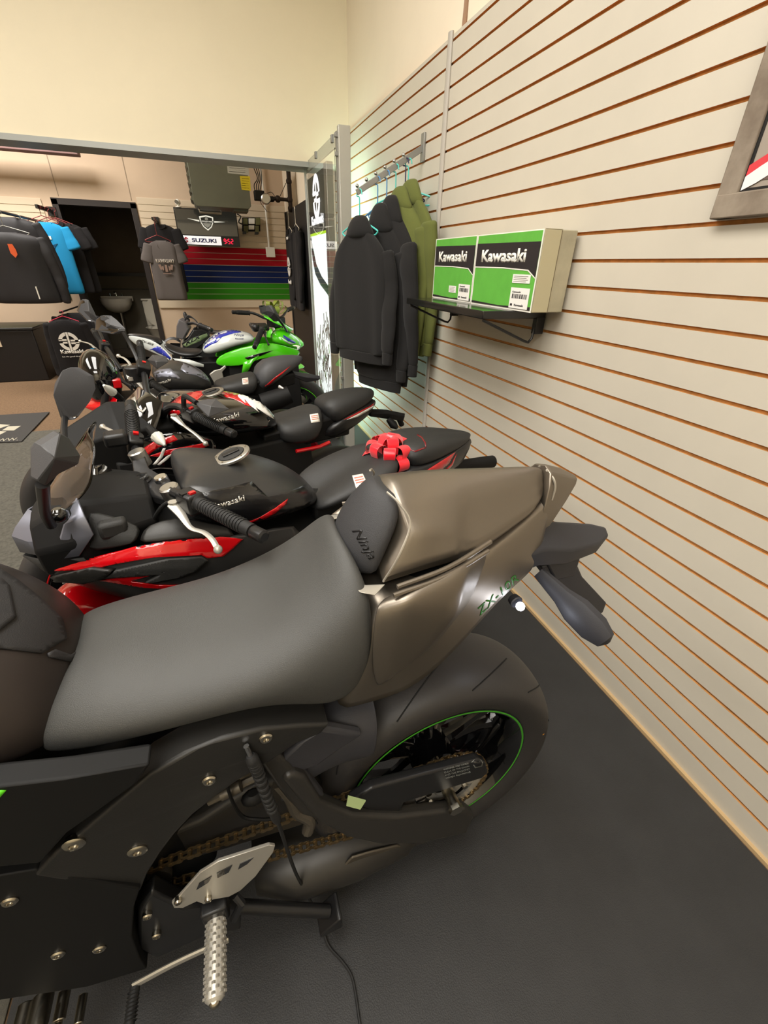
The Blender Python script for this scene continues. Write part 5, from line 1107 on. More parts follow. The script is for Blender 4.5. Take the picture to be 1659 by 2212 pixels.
f7 = B(372, 790, 0); wheel(k7, f7.x, .27, .27, .21, .08, m_satin, None, disc=.1, vdisc=.04)
for s in (-1, 1):
    mb = MB(); mb.tube([(f7.x, .06*s, .27), B(395, 735, .06*s)], .018, 12); mb.tube([B(395, 735, .06*s), B(402, 712, .06*s)], .015, 12); mb.build('fork_leg', m_alu, k7)
wheel(k7, -.08, .25, .25, .19, .09, m_satin, None, disc=.1, vdisc=-.04)
fill_body(k7, [[(.6, .07, .3), (.6, .09, .5), (.6, .06, .74), (.6, 0, .76)], [(.05, .06, .34), (.05, .08, .5), (.05, .06, .70), (.05, 0, .72)]])
mb = MB(); mb.body([[(-.2, .05, .70), (-.2, .07, .74), (-.2, 0, .76)], [(.05, .07, .68), (.05, .08, .74), (.05, 0, .76)], [(.3, .06, .68), (.3, .07, .76), (.3, 0, .78)]]); mb.build('seat', m_satin, k7, sub=1)
a, b = B(432, 703, .22), B(453, 711, .36); grip(k7, a, b, .017, bar_to=[B(405, 700, 0), B(418, 698, .1)]); a, b = B(405, 692, -.22), B(400, 680, -.34); grip(k7, a, b, .017, bar_to=[B(405, 700, 0), B(406, 696, -.1)])
for j in range(3):
    mb = MB(); mb.tube(smooth_path([B(398, 694, 0), B(406, 686-2*j, .02), B(418, 688, .05), B(427, 700, .1), B(420, 715, .04)]), .005, 6); mb.build('control_cable', m_rubber, k7)
# ================================================================== shelf and boxes on the slatwall
m_shelf = mat('shelf_black', (16, 16, 17), .25, coat=.4)
sh = thing('wall_shelf', 'black shelf on wire brackets clipped to the slatwall, carrying two green boxes', 'shelf', (1.0, 1.79, 1.2))
mb = MB(); mb.bb((-.114, -.35, .004), (.155, .36, .031)); mb.build('shelf_board', m_shelf, sh, bevel=.003)
for yy in (-.34, .33):
    mb = MB(); mb.tube([(-.105, yy, 0), (.085, yy, -.075), (.105, yy, -.08), (.118, yy, -.066), (.125, yy, .0)], .0048, 8); mb.build('wire_bracket', m_satin, sh)
    mb = MB(); mb.bb((.118, yy-.012, -.05), (.155, yy+.012, .01)); mb.build('bracket_plate', m_satin, sh, bevel=.002)
m_card = mat('worn_cardboard', (186, 178, 152), .85, bump=.4, bscale=50, var=.12, vscale=12)
m_cardg = mat('carton_green', (96, 176, 66), .5, var=.06, vscale=20); m_cardk = mat('carton_black', (38, 34, 36), .5); m_cardw = mat('carton_white', (228, 226, 216), .6)
def carton(label, x0, x1, y0, y1, z0, z1, seed):
    c = thing('carton', label, 'box', (x0, y0, z0)); L, D, H = y1-y0, x1-x0, z1-z0
    mb = MB(); mb.bb((0, 0, 0), (D, L, H)); b = mb.build('box_body', m_card, c, bevel=.003)
    X = -.0012
    # u runs from the far end (left in view) to the near end, v up
    o = V((X, L, 0)); dx = V((0, -L, 0)); dy = V((0, 0, H))
    quads3d('white_edge', [[(0, 0), (1, 0), (1, 1), (0, 1)]], o, dx, dy, m_cardw, c, .001)
    quads3d('green_panel', [[(.02, .025), (.985, .025), (.985, .985), (.02, .985)]], o+V((-.0008, 0, 0)), dx, dy, m_cardg, c, .001)
    quads3d('black_band', [[(.02, .56), (.02, .88), (.985, .86), (.985, .44), (.88, .53), (.5, .555)]], o+V((-.0016, 0, 0)), dx, dy, m_cardk, c, .001)
    quads3d('band_line', [[(.02, .545), (.5, .54), (.875, .515), (.985, .425), (.985, .44), (.88, .53), (.5, .555), (.02, .56)]], o+V((-.0019, 0, 0)), dx, dy, m_cardw, c, .001)
    quads3d('black_foot', [[(.02, .025), (.985, .025), (.985, .07), (.5, .04), (.02, .06)]], o+V((-.0016, 0, 0)), dx, dy, m_cardk, c, .001)
    text3d('carton_lettering', 'Kawasaki', o+V((-.0024, 0, 0))+dx*.12+dy*.62, dx*.70, dy*.17, m_cardw, c, bold=.035)
    for (u0, v0, u1, v1) in ((.70, .03, .96, .28), (.46, .13, .64, .24)) if seed == 0 else ((.68, .03, .95, .30), (.68, .36, .93, .47)):
        lb = quads3d('shipping_label', [[(u0, v0), (u1, v0), (u1, v1), (u0, v1)]], o+V((-.0026, 0, 0)), dx, dy, m_white, c, .0008)
        if v1-v0 > .2:
            bars = []; u = u0+.03; r_ = random.Random(5+seed)
            while u < u1-.03: w_ = r_.choice((.004, .007, .011)); bars.append([(u, v0+.13), (u+w_, v0+.13), (u+w_, v0+.19), (u, v0+.19)]); u += w_+r_.choice((.005, .008))
            bc = quads3d('barcode', bars, o+V((-.0034, 0, 0)), dx, dy, m_cardk, lb, .0004); bc['kind'] = 'stuff'
            text3d('label_print', 'Kawasaki', o+V((-.0034, 0, 0))+dx*(u0+.03)+dy*(v0+.205), dx*.12, dy*.022, m_cardk, lb, thick=.0004, bold=.02)
            text3d('label_print', 'Kawasaki', o+V((-.0034, 0, 0))+dx*(u0+.08)+dy*(v0+.03), dx*.13, dy*.03, m_cardk, lb, thick=.0004, bold=.02)
            quads3d('label_mark', [[(u0+.02, v0+.03), (u0+.05, v0+.03), (u0+.05, v0+.06), (u0+.02, v0+.06)]], o+V((-.0034, 0, 0)), dx, dy, m_cardk, lb, .0004)
        else:
            for k in range(4): quads3d('label_line', [[(u0+.02, v1-.02-.022*k), (u1-.03-.02*(k % 2), v1-.02-.022*k), (u1-.03-.02*(k % 2), v1-.027-.022*k), (u0+.02, v1-.027-.022*k)]], o+V((-.0034, 0, 0)), dx, dy, m_stprint if 0 else mat('label_grey', (150, 146, 140), .6), lb, .0004)
    # near end of the carton: tape and seam
    mb = MB(); mb.bb((D*.02, -.0012, .002), (D*.52, .0, H-.002)); mb.build('packing_tape', mat('yellowed_tape', (190, 181, 148), .35, coat=.3), c)
    mb = MB(); mb.bb((D*.50, -.002, .002), (D*.515, .0, H-.002)); mb.build('flap_seam', mat('seam_brown', (110, 98, 76), .8), c)
    mb = MB(); mb.bb((D*.02, .0, H), (D*.52, L*.3, H+.001)); mb.build('packing_tape', mat('yellowed_tape', (190, 181, 148)), c)
    return c
carton('smaller green carton at the far end of the black wall shelf', 1.032, 1.145, 1.785, 2.165, 1.2315, 1.476, 0)
carton('larger green carton with worn taped end at the near end of the wall shelf', 1.020, 1.150, 1.352, 1.762, 1.2315, 1.474, 1)
# ================================================================== framed picture
pf = thing('picture_frame', 'weathered grey wood framed picture on the slatwall, cut by the right edge', 'picture', (1.15, .9, 1.472))
m_wood = mat('weathered_wood', (150, 138, 122), .7, bump=.5, bscale=60, var=.35, vscale=9, col2=(104, 90, 76), stretch=(6, 1, 1))
for nm, a, b in (('frame_rail', (-.012, -.62, 0), (.012, 0, .048)), ('frame_rail', (-.012, -.62, .552), (.012, 0, .60)), ('frame_stile', (-.0115, -.048, .0), (.0115, .0, .60)), ('frame_stile', (-.0115, -.62, 0), (.0115, -.572, .60))):
    mb = MB(); mb.bb(a, b); mb.build(nm, m_wood, pf, bevel=.003)
mb = MB(); mb.bb((-.004, -.575, .045), (.008, -.045, .555)); pn = mb.build('print_panel', mat('print_grey', (150, 140, 130), .12, coat=1), pf)
mb = MB(); mb.bb((-.006, -.0545, .045), (.0, -.048, .555)); mb.bb((-.006, -.575, .046), (0, -.048, .0535)); mb.build('inner_slip', m_satin, pf)
o = V((-.0052, -.05, .05))
quads3d('print_dark_shape', [[(.06, .03), (1, .03), (1, .42), (.7, .36), (.45, .25), (.2, .12)]], o, (0, -.52, 0), (0, 0, .5), mat('print_brown', (92, 74, 70), .15, coat=1), pn, .0006)
quads3d('print_red_sweep', [[(.0, .05), (.1, .10), (.3, .19), (.6, .31), (1, .42), (1, .47), (.6, .36), (.3, .24), (.1, .14), (.0, .09)]], o+V((-.0006, 0, 0)), (0, -.52, 0), (0, 0, .5), mat('print_red', (206, 40, 60), .15, coat=1), pn, .0006)
quads3d('print_white_sweep', [[(.0, .0), (.05, .02), (.2, .10), (.4, .18), (.8, .30), (.8, .36), (.4, .24), (.2, .16), (.05, .08), (.0, .05)]], o+V((-.0012, 0, 0)), (0, -.52, 0), (0, 0, .5), mat('print_white', (225, 225, 228), .15, coat=1), pn, .0006)
# ================================================================== garments
m_hood = mat('black_fleece', (24, 23, 23), .95, sheen=.08, bump=.35, bscale=300); m_olive = mat('olive_fleece', (92, 98, 46), .95, sheen=.05, bump=.35, bscale=300)
m_tee_k = mat('black_cotton', (22, 20, 22), .95, sheen=.02, bump=.2, bscale=300); m_tee_b = mat('blue_cotton', (24, 134, 186), .9, bump=.2, bscale=300); m_tee_g = mat('charcoal_cotton', (86, 80, 78), .95, bump=.2, bscale=300)
m_jack = mat('jacket_shell', (30, 29, 33), .7, bump=.3, bscale=40)
def garment(name, label, cat, x, y, ztop, zhem, ang, m, wsh=.23, whem=.25, dep=.075, sleeve='long', hood=True, group=None, seed=0, slen=None, lean=0, vneck=False, splay=.07, sm=None):
    """ang: direction of the width axis in plan"""
    rnd = random.Random(seed); H = ztop-zhem; g = thing(name, label, cat, (x, y, zhem), ang, group)
    # local: x = width, y = depth (front is -y), z = up from the hem
    sh_z = H*(.90 if hood else .965)
    prof = [(0, whem*.97, .8), (.02, whem, 1), (.10, whem*1.03, 1.05), (.3, (whem+wsh)/2, 1.0), (.55, (whem+wsh)/2*.99, .95), (.78, wsh*1.0, .95), (.90, wsh*1.0, .9), (.955, wsh*.86, .75), (.985, wsh*.55, .6), (1.0, wsh*.36, .52)] if not hood else [(0, whem*.97, .8), (.02, whem, 1), (.10, whem*1.03, 1.05), (.3, (whem+wsh)/2, 1.0), (.55, (whem+wsh)/2*.99, .95), (.74, wsh*.98, .95), (.84, wsh*.86, .9), (.92, wsh*.62, .85), (.97, wsh*.42, .8), (1.0, wsh*.32, .7)]
    ph = [rnd.uniform(0, 6) for _ in range(6)]; n = 36; rings = []
    for t, w_, dm in prof:
        z = t*sh_z; ring = []
        for j in range(n):
            a = 2*PI*j/n; cx, sy = math.cos(a), math.sin(a)
            fold = 1+(.16*math.sin(5*a+ph[0])+.11*math.sin(9*a+ph[1]+t*2))*(1-t)**.6*(.5 if not hood else .7)
            sgn = 1 if cx > 0 else -1
            ring.append(V((w_*sgn*abs(cx)**.75, dep*dm*(abs(sy)**.8)*(1 if sy > 0 else -1)*fold+.01*math.sin(3*cx+ph[2])+lean*z, z-(.012 if hood else .02)*abs(cx)*0)))
        rings.append(ring)
    mb = MB(); mb.loft(rings); body = mb.build('body', m, g, sub=1)
    if sleeve:
        L = (slen or (H*.80 if sleeve == 'long' else H*.30))-(.05 if hood else 0)
        for s in (-1, 1):
            p0 = V((s*wsh*(.86 if not hood else .80), lean*sh_z, sh_z*(.945 if not hood else .84))); mb = MB()
            if sleeve == 'long':
                kk = 8; pts = [p0+V((s*(splay*math.sin(t*PI*.6)), -.02*math.sin(t*3+ph[3])-.01*s+rnd.uniform(-.006, .006), -L*t)) for t in [i/(kk-1) for i in range(kk)]]
                rr = [.062, .066, .060, .056, .053, .050, .046, .036]
            else:
                pts = [p0+V((s*.065*t, -.006*t, -L*t)) for t in (0, .3, .65, 1)]; rr = [.07, .075, .085, .088]
            mb.tube(smooth_path(pts, 3), [rr[min(len(rr)-1, int(i/(3)))] for i in range((len(pts)-1)*3+1)], 12, ell=((.5 if hood else .62) if sleeve == 'long' else .42, 1.0, (0, 1, 0)))
            mb.build('sleeve', sm or m, g, sub=1)
            if sleeve == 'long' and hood:
                e = pts[-1]; mb = MB(); mb.tube([e+V((0, 0, .012)), e+V((0, 0, -.055))], [.037, .033], 12, ell=(.7, 1, (0, 1, 0))); mb.build('cuff', m, g, bevel=.004)
    if hood:
        mb = MB(); mb.loft([[V((w_*math.cos(a), d_*math.sin(a)+o_, z_)) for a in [2*PI*j/16 for j in range(16)]] for w_, d_, o_, z_ in ((wsh*.50, .8*dep, .0, sh_z*.93), (wsh*.48, dep, .008, sh_z*.97), (wsh*.38, dep*.95, .01, sh_z+.01), (wsh*.26, dep*.7, .008, H-.02), (wsh*.12, dep*.4, .0, H-.004))]); mb.build('hood', m, g, sub=1)
        mb = MB(); mb.loft([[V((w_*math.cos(a), d_*math.sin(a), z_)) for a in [2*PI*j/24 for j in range(24)]] for w_, d_, z_ in ((whem*.94, dep*.85, -.05), (whem*.97, dep*.92, 0.0), (whem*.99, dep*.95, .01))]); mb.build('waistband', m, g, bevel=.004)
    else:
        mb = MB(); pts = [V((wsh*.36*math.cos(a), -.028 if math.sin(a) < 0 else .03*math.sin(a), sh_z*.995-(.05+(.05 if vneck else 0))*max(0, -math.sin(a))**(.8 if not vneck else .6))) for a in [2*PI*j/20 for j in range(21)]]
        mb.tube(pts, .007, 6); mb.build('collar', m, g)
    return g
def hanger(label, x, y, z, ang, m, w=.21, hook=.05, group=None, drop=.11):
    h = thing('hanger', label, 'hanger', (x, y, z), ang, group)
    mb = MB(); mb.tube(smooth_path([(-w, 0, -drop-.055), (-w*.9, 0, -drop-.045), (-.02, 0, -drop), (.0, 0, -drop+.004), (.02, 0, -drop), (w*.9, 0, -drop-.045), (w, 0, -drop-.055), (w*.8, 0, -drop-.07), (0, 0, -drop-.07), (-w*.8, 0, -drop-.07), (-w, 0, -drop-.055)], 4), .0042, 8); mb.build('hanger_bar', m, h)
    mb = MB(); mb.tube(smooth_path([(0, 0, -drop), (0, 0, -hook*.9), (.004, 0, -hook*.55), (.02, 0, -.022), (.014, 0, .0), (0, 0, .006), (-.014, 0, 0), (-.019, 0, -.018)], 5), .0032, 8); mb.build('hook', m, h)
    return h
m_aqua = mat('aqua_plastic', (88, 200, 190), .35); m_blu = mat('light_blue_plastic', (86, 140, 190), .35); m_nav = mat('navy_plastic', (40, 40, 76), .35); m_pink = mat('pink_plastic', (216, 64, 90), .4); m_wire = mat('dark_red_wire', (120, 46, 46), .4, metal=.4)
# rail
y0 = 2.67
rd = thing('garment_rail', 'grey sloping display arm with ball stops, holding five hoodies', 'garment rail', (1.164, y0, 1.905))
a, b = V((-.005, 0, 0)), V((-.372, 0, -.212)); d = (b-a).normalized(); up = V((d.z, 0, -d.x))
mb = MB(); mb.prism([a+up*.014, b+up*.014, b-up*.014, a-up*.014], (0, .008, 0)); mb.build('arm_bar', m_galv, rd, bevel=.002)
mb = MB(); mb.bb((-.012, -.02, -.06), (-.0005, .02, .06)); mb.build('wall_plate', m_galv, rd, bevel=.002)
balls = []
for k in range(6):
    p = a.lerp(b, .32+.665*k/5)-up*-.0; p = a.lerp(b, .30+.69*k/5)+V((0, 0, .026)); balls.append(p+V((1.164, y0, 1.905))); mb = MB(); mb.ball(p, .009); mb.cyl(p-V((0, 0, .02)), p, .003, n=8); mb.build('ball_stop', m_chrome, rd)
AH = R(116)
grp = 'hoodies on the display arm'
def hang(k, dx, m, lbl, ang=AH, **kw):
    kw.setdefault('w', .14)
    p = balls[k]; return hanger(lbl, p.x+dx, p.y, p.z-.018, ang, m, **kw)
hang(5, .012, m_aqua, 'aqua plastic hanger at the tip of the sloping display arm', drop=.13)
hang(3, .012, m_blu, 'light blue plastic hanger holding the second black hoodie', drop=.13)
hang(2, .012, m_blu, 'light blue plastic hanger holding the third black hoodie, next to the olive ones', drop=.13)
hang(1, .012, m_aqua, 'aqua plastic hanger holding the olive hoodie further from the wall', drop=.13)
hang(0, .016, m_nav, 'dark navy plastic hanger at the wall end of the display arm', drop=.13)
hang(0, .032, m_aqua, 'aqua plastic hanger sticking out behind the last olive hoodie', ang=R(128), w=.2, drop=.13)
def hd(k, ddx, ztop, zhem, m, label, ang=AH, dy=0, **kw):
    p = balls[k]; return garment('hoodie', label, 'hoodie', p.x+.012+ddx, y0+dy, ztop, zhem, ang, m, **kw)
h1 = hd(5, .0, 1.60, .90, m_hood, 'black zip hoodie at the outer tip of the display arm', seed=1, wsh=.22, whem=.215, dep=.045, splay=.07, dy=-.02)
h2 = hd(3, .0, 1.655, .74, m_hood, 'longer black hoodie directly behind the front zip hoodie', ang=R(112), seed=2, wsh=.21, whem=.21, dep=.04, splay=.05, slen=.66, dy=-.06)
h3 = hd(2, .0, 1.69, .78, m_hood, 'black hoodie between the long black hoodie and the olive hoodies', ang=R(108), seed=3, wsh=.21, whem=.2, dep=.034, slen=.66, dy=-.08)
h4 = hd(1, .0, 1.73, .96, m_olive, 'olive green hoodie beside the black ones', ang=R(104), seed=4, wsh=.23, whem=.20, dep=.036, splay=.03, dy=-.08)
h5 = hd(0, .0, 1.76, .96, m_olive, 'olive green hoodie closest to the slatwall', ang=R(100), seed=5, wsh=.25, whem=.22, dep=.036, splay=.03, dy=-.10)
# zips on the front hoodie
mb = MB(); mb.bb((-.003, -.056, .02), (.003, -.046, .6)); mb.build('zip', m_satin, h1)
for zz in (.20, .40):
    mb = MB(); mb.bb((-.15, -.056, zz), (-.145, -.04, zz+.13)); mb.build('pocket_zip', m_satin, h1); mb = MB(); mb.bb((-.151, -.060, zz-.008), (-.144, -.05, zz+.006)); mb.build('zip_pull', m_chrome, h1)
# ================================================================== lit banner stand with clear casing
ls = thing('lit_banner', 'tall lit banner in a clear casing, black header with white round logo', 'light box', (.86, 3.3, .0065))
m_lit = mat('lit_white', (255, 255, 255), .6, emis=1.15, emcol=(236, 250, 248)); m_hdr = mat('header_black', (30, 30, 28), .5, emis=.12, emcol=(90, 88, 80)); m_litp = mat('lit_logo', (255, 255, 255), .5, emis=1.4); m_yel = mat('lit_yellow', (190, 240, 20), .5, emis=.8)
m_art = mat('art_dark', (74, 84, 78), .5); m_artg = mat('art_grey', (120, 134, 128), .5); m_artgr = mat('art_green', (90, 200, 80), .5)
mb = MB(); mb.bb((.0, .36, .1), (.03, .96, 1.94)); mb.build('banner_core', m_white, ls)
P_ = V((-.002, .955, .12)); DX = V((0, -.59, 0)); DY = V((0, 0, 1.82))
def band(nm, q, m, off=0, parent=ls): return quads3d(nm, q, P_+V((-off, 0, 0)), DX, DY, m, parent, .002)
band('lit_face', [[(0, 0), (1, 0), (1, .79), (0, .79)]], m_lit); hdp = band('header_panel', [[(0, .80), (1, .80), (1, 1), (0, 1)]], m_hdr); band('yellow_line', [[(0, .79), (1, .79), (1, .80), (0, .80)]], m_yel, .001)
em = [[(.5+x*.21, .923+y*.21*.59/1.82*1.15) for x, y in p] for p in emblem_polys()]; band('round_logo', em, m_litp, .0015)
text3d('header_lettering', 'Kawasaki', P_+V((-.0035, 0, 0))+DX*.14+DY*.828, DX*.74, DY*.034, m_litp, ls, bold=.04)
ar = band('lit_artwork', [[(0, .78), (.06, .70), (.2, .64), (.5, .60), (.9, .57), (1, .56), (1, .60), (.6, .635), (.3, .68), (.12, .75), (.04, .79)]], m_artg, .0012)
rr = random.Random(11); st1 = []; st2 = []; st3 = []
for i in range(150):
    u = rr.uniform(.04, .96); v_ = rr.uniform(.02, .50)*(.6+.4*u); l_ = rr.uniform(.02, .07); w_ = rr.uniform(.01, .035); sk = rr.uniform(-.10, .14)
    q = [(u, v_), (u+w_, v_+.004), (min(.99, u+w_+sk), v_+l_), (min(.98, u+sk), v_+l_-.003)]
    q = [(min(.99, max(.01, a_)), b_) for a_, b_ in q]; (st1 if i % 3 else (st2 if i % 2 else st3)).append(q)
for nm, s_, m_ in (('artwork_strokes', st1, m_art), ('artwork_shading', st2, m_artg), ('artwork_green', st3[:14], m_artgr)):
    o_ = band(nm, s_, m_, .0014, ar); o_['kind'] = 'stuff'
mb = MB(); mb.bb((.031, .37, .12), (.034, .95, 1.92)); mb.build('lit_back_face', mat('lit_back', (255, 255, 255), .6, emis=4.0, emcol=(205, 250, 235)), ls)
m_fr = mat('banner_frame', (196, 192, 180), .35, metal=.3)
mb = MB(); mb.bb((-.008, .28, .02), (.04, .365, 1.96)); mb.build('frame_stile', m_fr, ls, bevel=.004)
mb = MB(); mb.bb((-.008, .955, .02), (.04, .975, 1.95)); mb.build('frame_stile', m_fr, ls, bevel=.004)
mb = MB(); mb.bb((-.008, .30, .0), (.04, .97, .12)); mb.build('frame_foot', m_fr, ls, bevel=.004)
mb = MB(); mb.bb((.0, -.03, .0), (.075, .01, 2.085)); mb.build('display_post', mat('post_paint', (176, 174, 164), .4, metal=.2), ls, bevel=.004)
mb = MB(); mb.bb((-.006, .0, .05), (.0, .03, 2.06)); mb.build('post_edge', m_galv, ls)
for zz in (1.3, 2.04, .6, 1.95):
    mb = MB(); mb.box((-.008, .0, zz), (.02, .02, .022)); mb.build('panel_clip', m_galv, ls, bevel=.002)
mb = MB(); mb.bb((-.006, .03, 1.985), (.004, 1.0, 2.055)); mb.build('top_strip', mat('hazy_acrylic', (215, 218, 212), .12, trans=.75, alpha=1), ls, bevel=.001)
mb = MB(); mb.bb((-.0125, .03, .05), (-.0095, 1.0, 1.985)); mb.build('clear_panel', m_clear, ls)
mb = MB(); mb.bb((-.022, .99, .05), (-.006, 1.0, 2.05)); mb.build('clear_panel_edge', mat('acrylic_edge', (220, 226, 222), .2, trans=.5), ls)
for yy in (.98, .60, .10):
    mb = MB(); mb.box((-.004, yy, 2.04), (.022, .03, .04)); mb.build('top_clip', m_galv, ls, bevel=.002)
# ================================================================== screen and clock on the back wall
YS = 7.46
def scr(nm, px, m, parent, off=0, th=.04):
    p = [at(a, b, y=YS-off) for a, b in px]; mb = MB(); mb.prism([q-V(parent.location) for q in p], (0, th, 0)); return mb.build(nm, m, parent, bevel=.001)
tl = at(373, 447, y=YS); tv = thing('wall_screen', 'black wall screen showing a silver winged shield, brand strip and red clock below', 'screen', (tl.x, YS, tl.z))
x0, x1, zt, zm, zb = at(374, 450, y=YS).x, at(510, 460, y=YS).x, at(373, 447, y=YS).z, at(385, 508, y=YS).z, at(385, 527, y=YS).z
def tvbox(nm, fx0, fx1, za, zb_, m, off, th): mb = MB(); mb.bb((x0+(x1-x0)*fx0-tl.x, -off-th, za-tl.z), (x0+(x1-x0)*fx1-tl.x, -off, zb_-tl.z)); return mb.build(nm, m, tv, bevel=.002)
tvbox('screen_case', 0, 1, zb-.01, zt, m_satin, -.04, .04); s_ = tvbox('screen_face', .015, .985, zm+.01, zt-.015, mat('screen_glow', (22, 22, 20), .15, coat=1, emis=.25, emcol=(48, 48, 42)), 0, .003)
W2 = x1-x0; ctr = V((W2*.5, -.005, (zm+zt)/2-tl.z))
m_sl = mat('screen_logo', (205, 205, 195), .4, emis=.45)
def tq(nm, polys, m, s=.09, par=s_, c=None, off=.0): return quads3d(nm, polys, (c or ctr)+V((0, -off, 0)), (s, 0, 0), (0, 0, s), m, par, .001)
tq('winged_shield', [[(-1, .75), (0, .95), (1, .75), (.95, .1), (.6, -.55), (0, -1), (-.6, -.55), (-.95, .1)], [(-2.7, .45), (-.95, .28), (-.95, .05)], [(2.7, .2), (.95, .28), (.95, .05)]], m_sl)
tq('shield_inner', [[(-.82, .6), (0, .78), (.82, .6), (.78, .1), (.5, -.45), (0, -.82), (-.5, -.45), (-.78, .1)]], mat('screen_dark', (26, 26, 24), .3, emis=.2, emcol=(40, 40, 36)), off=.0012)
tq('shield_bar', [[(-1.05, .02), (1.05, .02), (1.05, .28), (-1.05, .28)]], mat('screen_dark', (26, 26, 24)), off=.002)
tq('shield_crest', [[(-.22, .35), (.22, .35), (.2, .6), (0, .72), (-.2, .6)], [(-.6, -.05), (.6, -.05), (.4, -.4), (0, -.66), (-.4, -.4)]], mat('screen_grey', (130, 130, 122), .4, emis=.25), off=.0022)
text3d('shield_lettering', 'BOULEVARD', ctr+V((-.085, -.0045, .005)), (.17, 0, 0), (0, 0, .018), m_sl, s_, bold=.02)
bs = tvbox('brand_strip', .0, .69, zb, zm, mat('strip_white', (235, 235, 238), .4, emis=.35), 0, .004)
text3d('strip_lettering', 'SUZUKI', V((W2*.21, -.006, zb-tl.z+.028)), (W2*.40, 0, 0), (0, 0, (zm-zb)*.46), mat('strip_navy', (34, 34, 84), .4), bs, bold=.035)
hs_ = (zm-zb)*.36; quads3d('brand_mark', [[(-1, .35), (0, 1), (1, .35), (.55, .1), (0, .42), (-.25, .25), (1, -.55), (.75, -.3), (-.1, .3), (-.4, .12)][:0] or [(-.9, .38), (.05, 1), (.95, .45), (.5, .17), (.05, .45), (-.2, .3), (.9, -.38), (.4, -.72), (-.05, -.98), (-.9, -.5), (-.45, -.2), (-.02, -.48), (.2, -.33)]], V((W2*.12, -.006, (zb+zm)/2-tl.z)), (hs_*.8, 0, 0), (0, 0, hs_), mat('strip_red', (196, 20, 52), .4), bs, .001)
ck = tvbox('clock_strip', .69, 1, zb, zm, mat('clock_black', (16, 8, 12), .3), 0, .004)
def seg7(digit): 
    S = {'9': 'abcdfg', '5': 'acdfg', '2': 'abdeg'}[digit]; w, h, t = .5, 1, .11
    Q = {'a': [(t, h-t), (w-t, h-t), (w-t, h), (t, h)], 'd': [(t, 0), (w-t, 0), (w-t, t), (t, t)], 'g': [(t, h/2-t/2), (w-t, h/2-t/2), (w-t, h/2+t/2), (t, h/2+t/2)], 'f': [(0, h/2), (t, h/2), (t, h-t), (0, h-t)], 'b': [(w-t, h/2), (w, h/2), (w, h-t), (w-t, h-t)], 'e': [(0, t), (t, t), (t, h/2), (0, h/2)], 'c': [(w-t, t), (w, t), (w, h/2), (w-t, h/2)]}
    return [Q[c] for c in S]
dh = (zm-zb)*.60; qx = []
for k, dg in ((0, '9'), (.86, '5'), (1.56, '2')): qx += [[(x+k, y) for x, y in p] for p in seg7(dg)]
qx += [[(.62, .22), (.73, .22), (.73, .34), (.62, .34)], [(.62, .62), (.73, .62), (.73, .74), (.62, .74)]]
quads3d('clock_digits', qx, V((W2*.735, -.006, zb-tl.z+(zm-zb)*.2)), (dh, 0, 0), (0, 0, dh), mat('led_red', (255, 30, 60), .4, emis=1.6, emcol=(255, 20, 60)), ck, .001)
mb = MB(); mb.bb((.1, .04, -.3), (W2-.1, YB-YS-.013, -.1)); mb.build('wall_mount', m_satin, tv)
# security camera on top
cp_ = at(384, 440, y=YS); cz = zt
ca = thing('security_camera', 'small white round security camera on top of the wall screen', 'camera', (cp_.x, YS+.02, cz+.001))
mb = MB(); mb.lathe([(0, .035), (.008, .035), (.012, .012), (.03, .012)], (0, 0, 0), (0, 0, 1), 20); mb.build('camera_base', m_cardw, ca); mb = MB(); mb.ball((0, 0, .055), .036, (1, 1, 1), 16); mb.build('camera_body', m_cardw, ca); mb = MB(); mb.cyl((-.012, -.03, .058), (-.014, -.038, .058), .022, n=20); mb.build('camera_lens', m_gloss, ca)
# ================================================================== unit heater
m_heat = mat('heater_paint', (104, 106, 92), .5, metal=.2, var=.08, vscale=3)
hx0, hx1 = at(403, 343, y=6.5).x, at(545, 450, y=6.5).x-.01; hz0 = at(545, 452, y=6.5).z
ht = thing('unit_heater', 'grey green unit heater hanging below the ceiling beside the wall screen', 'heater', (hx0, 6.5, hz0))
HW, HH = hx1-hx0, .62
mb = MB(); mb.prism([V((0.0, 0, .03)), V((.03, 0, 0)), V((HW-.03, 0, 0)), V((HW, 0, .03)), V((HW, 0, HH)), V((0, 0, HH))], (0, .5, 0)); 
for i in range(len(mb.v)): mb.v[i] = mb.v[i]+V((0, .25, 0))
cab = mb.build('cabinet', m_heat, ht, bevel=.004)
for k in range(7):
    mb = MB(); mb.box((-.006, .25, .08+.075*k), (.03, .44, .05), Matrix.Rotation(.5, 3, 'Y')); mb.build('louvre', m_heat, ht)
def htq(nm, px, m): p = [at(a, b, y=6.4985)-V(ht.location) for a, b in px]; mb = MB(); mb.prism(p, (0, .002, 0)); return mb.build(nm, m, cab)
lb = htq('data_label', [(490, 349), (536, 352), (538, 379), (492, 374)], mat('label_silver', (176, 176, 168), .4))
yl = htq('warning_label', [(518, 380), (540, 381), (542, 412), (522, 410)], mat('label_yellow', (206, 186, 30), .5))
for k in range(5): htq('label_line', [(495, 354+4*k), (530, 356+4*k), (530, 357+4*k), (495, 355+4*k)], mat('label_ink', (110, 110, 104), .6))
for k in range(5): htq('label_line', [(522, 385+5*k), (538, 386+5*k), (538, 387.2+5*k), (522, 386.2+5*k)], mat('label_olive', (150, 130, 20), .6))
mb = MB(); mb.tube([(.05, .3, -.0), (.05, .3, -.035), (.3, .3, -.035), (.3, .3, 0)], .014, 10); mb.build('burner_tube', m_alu, ht)
mb = MB(); mb.bb((HW-.2, .1, -.02), (HW-.03, .4, 0)); mb.build('access_plate', m_heat, ht)
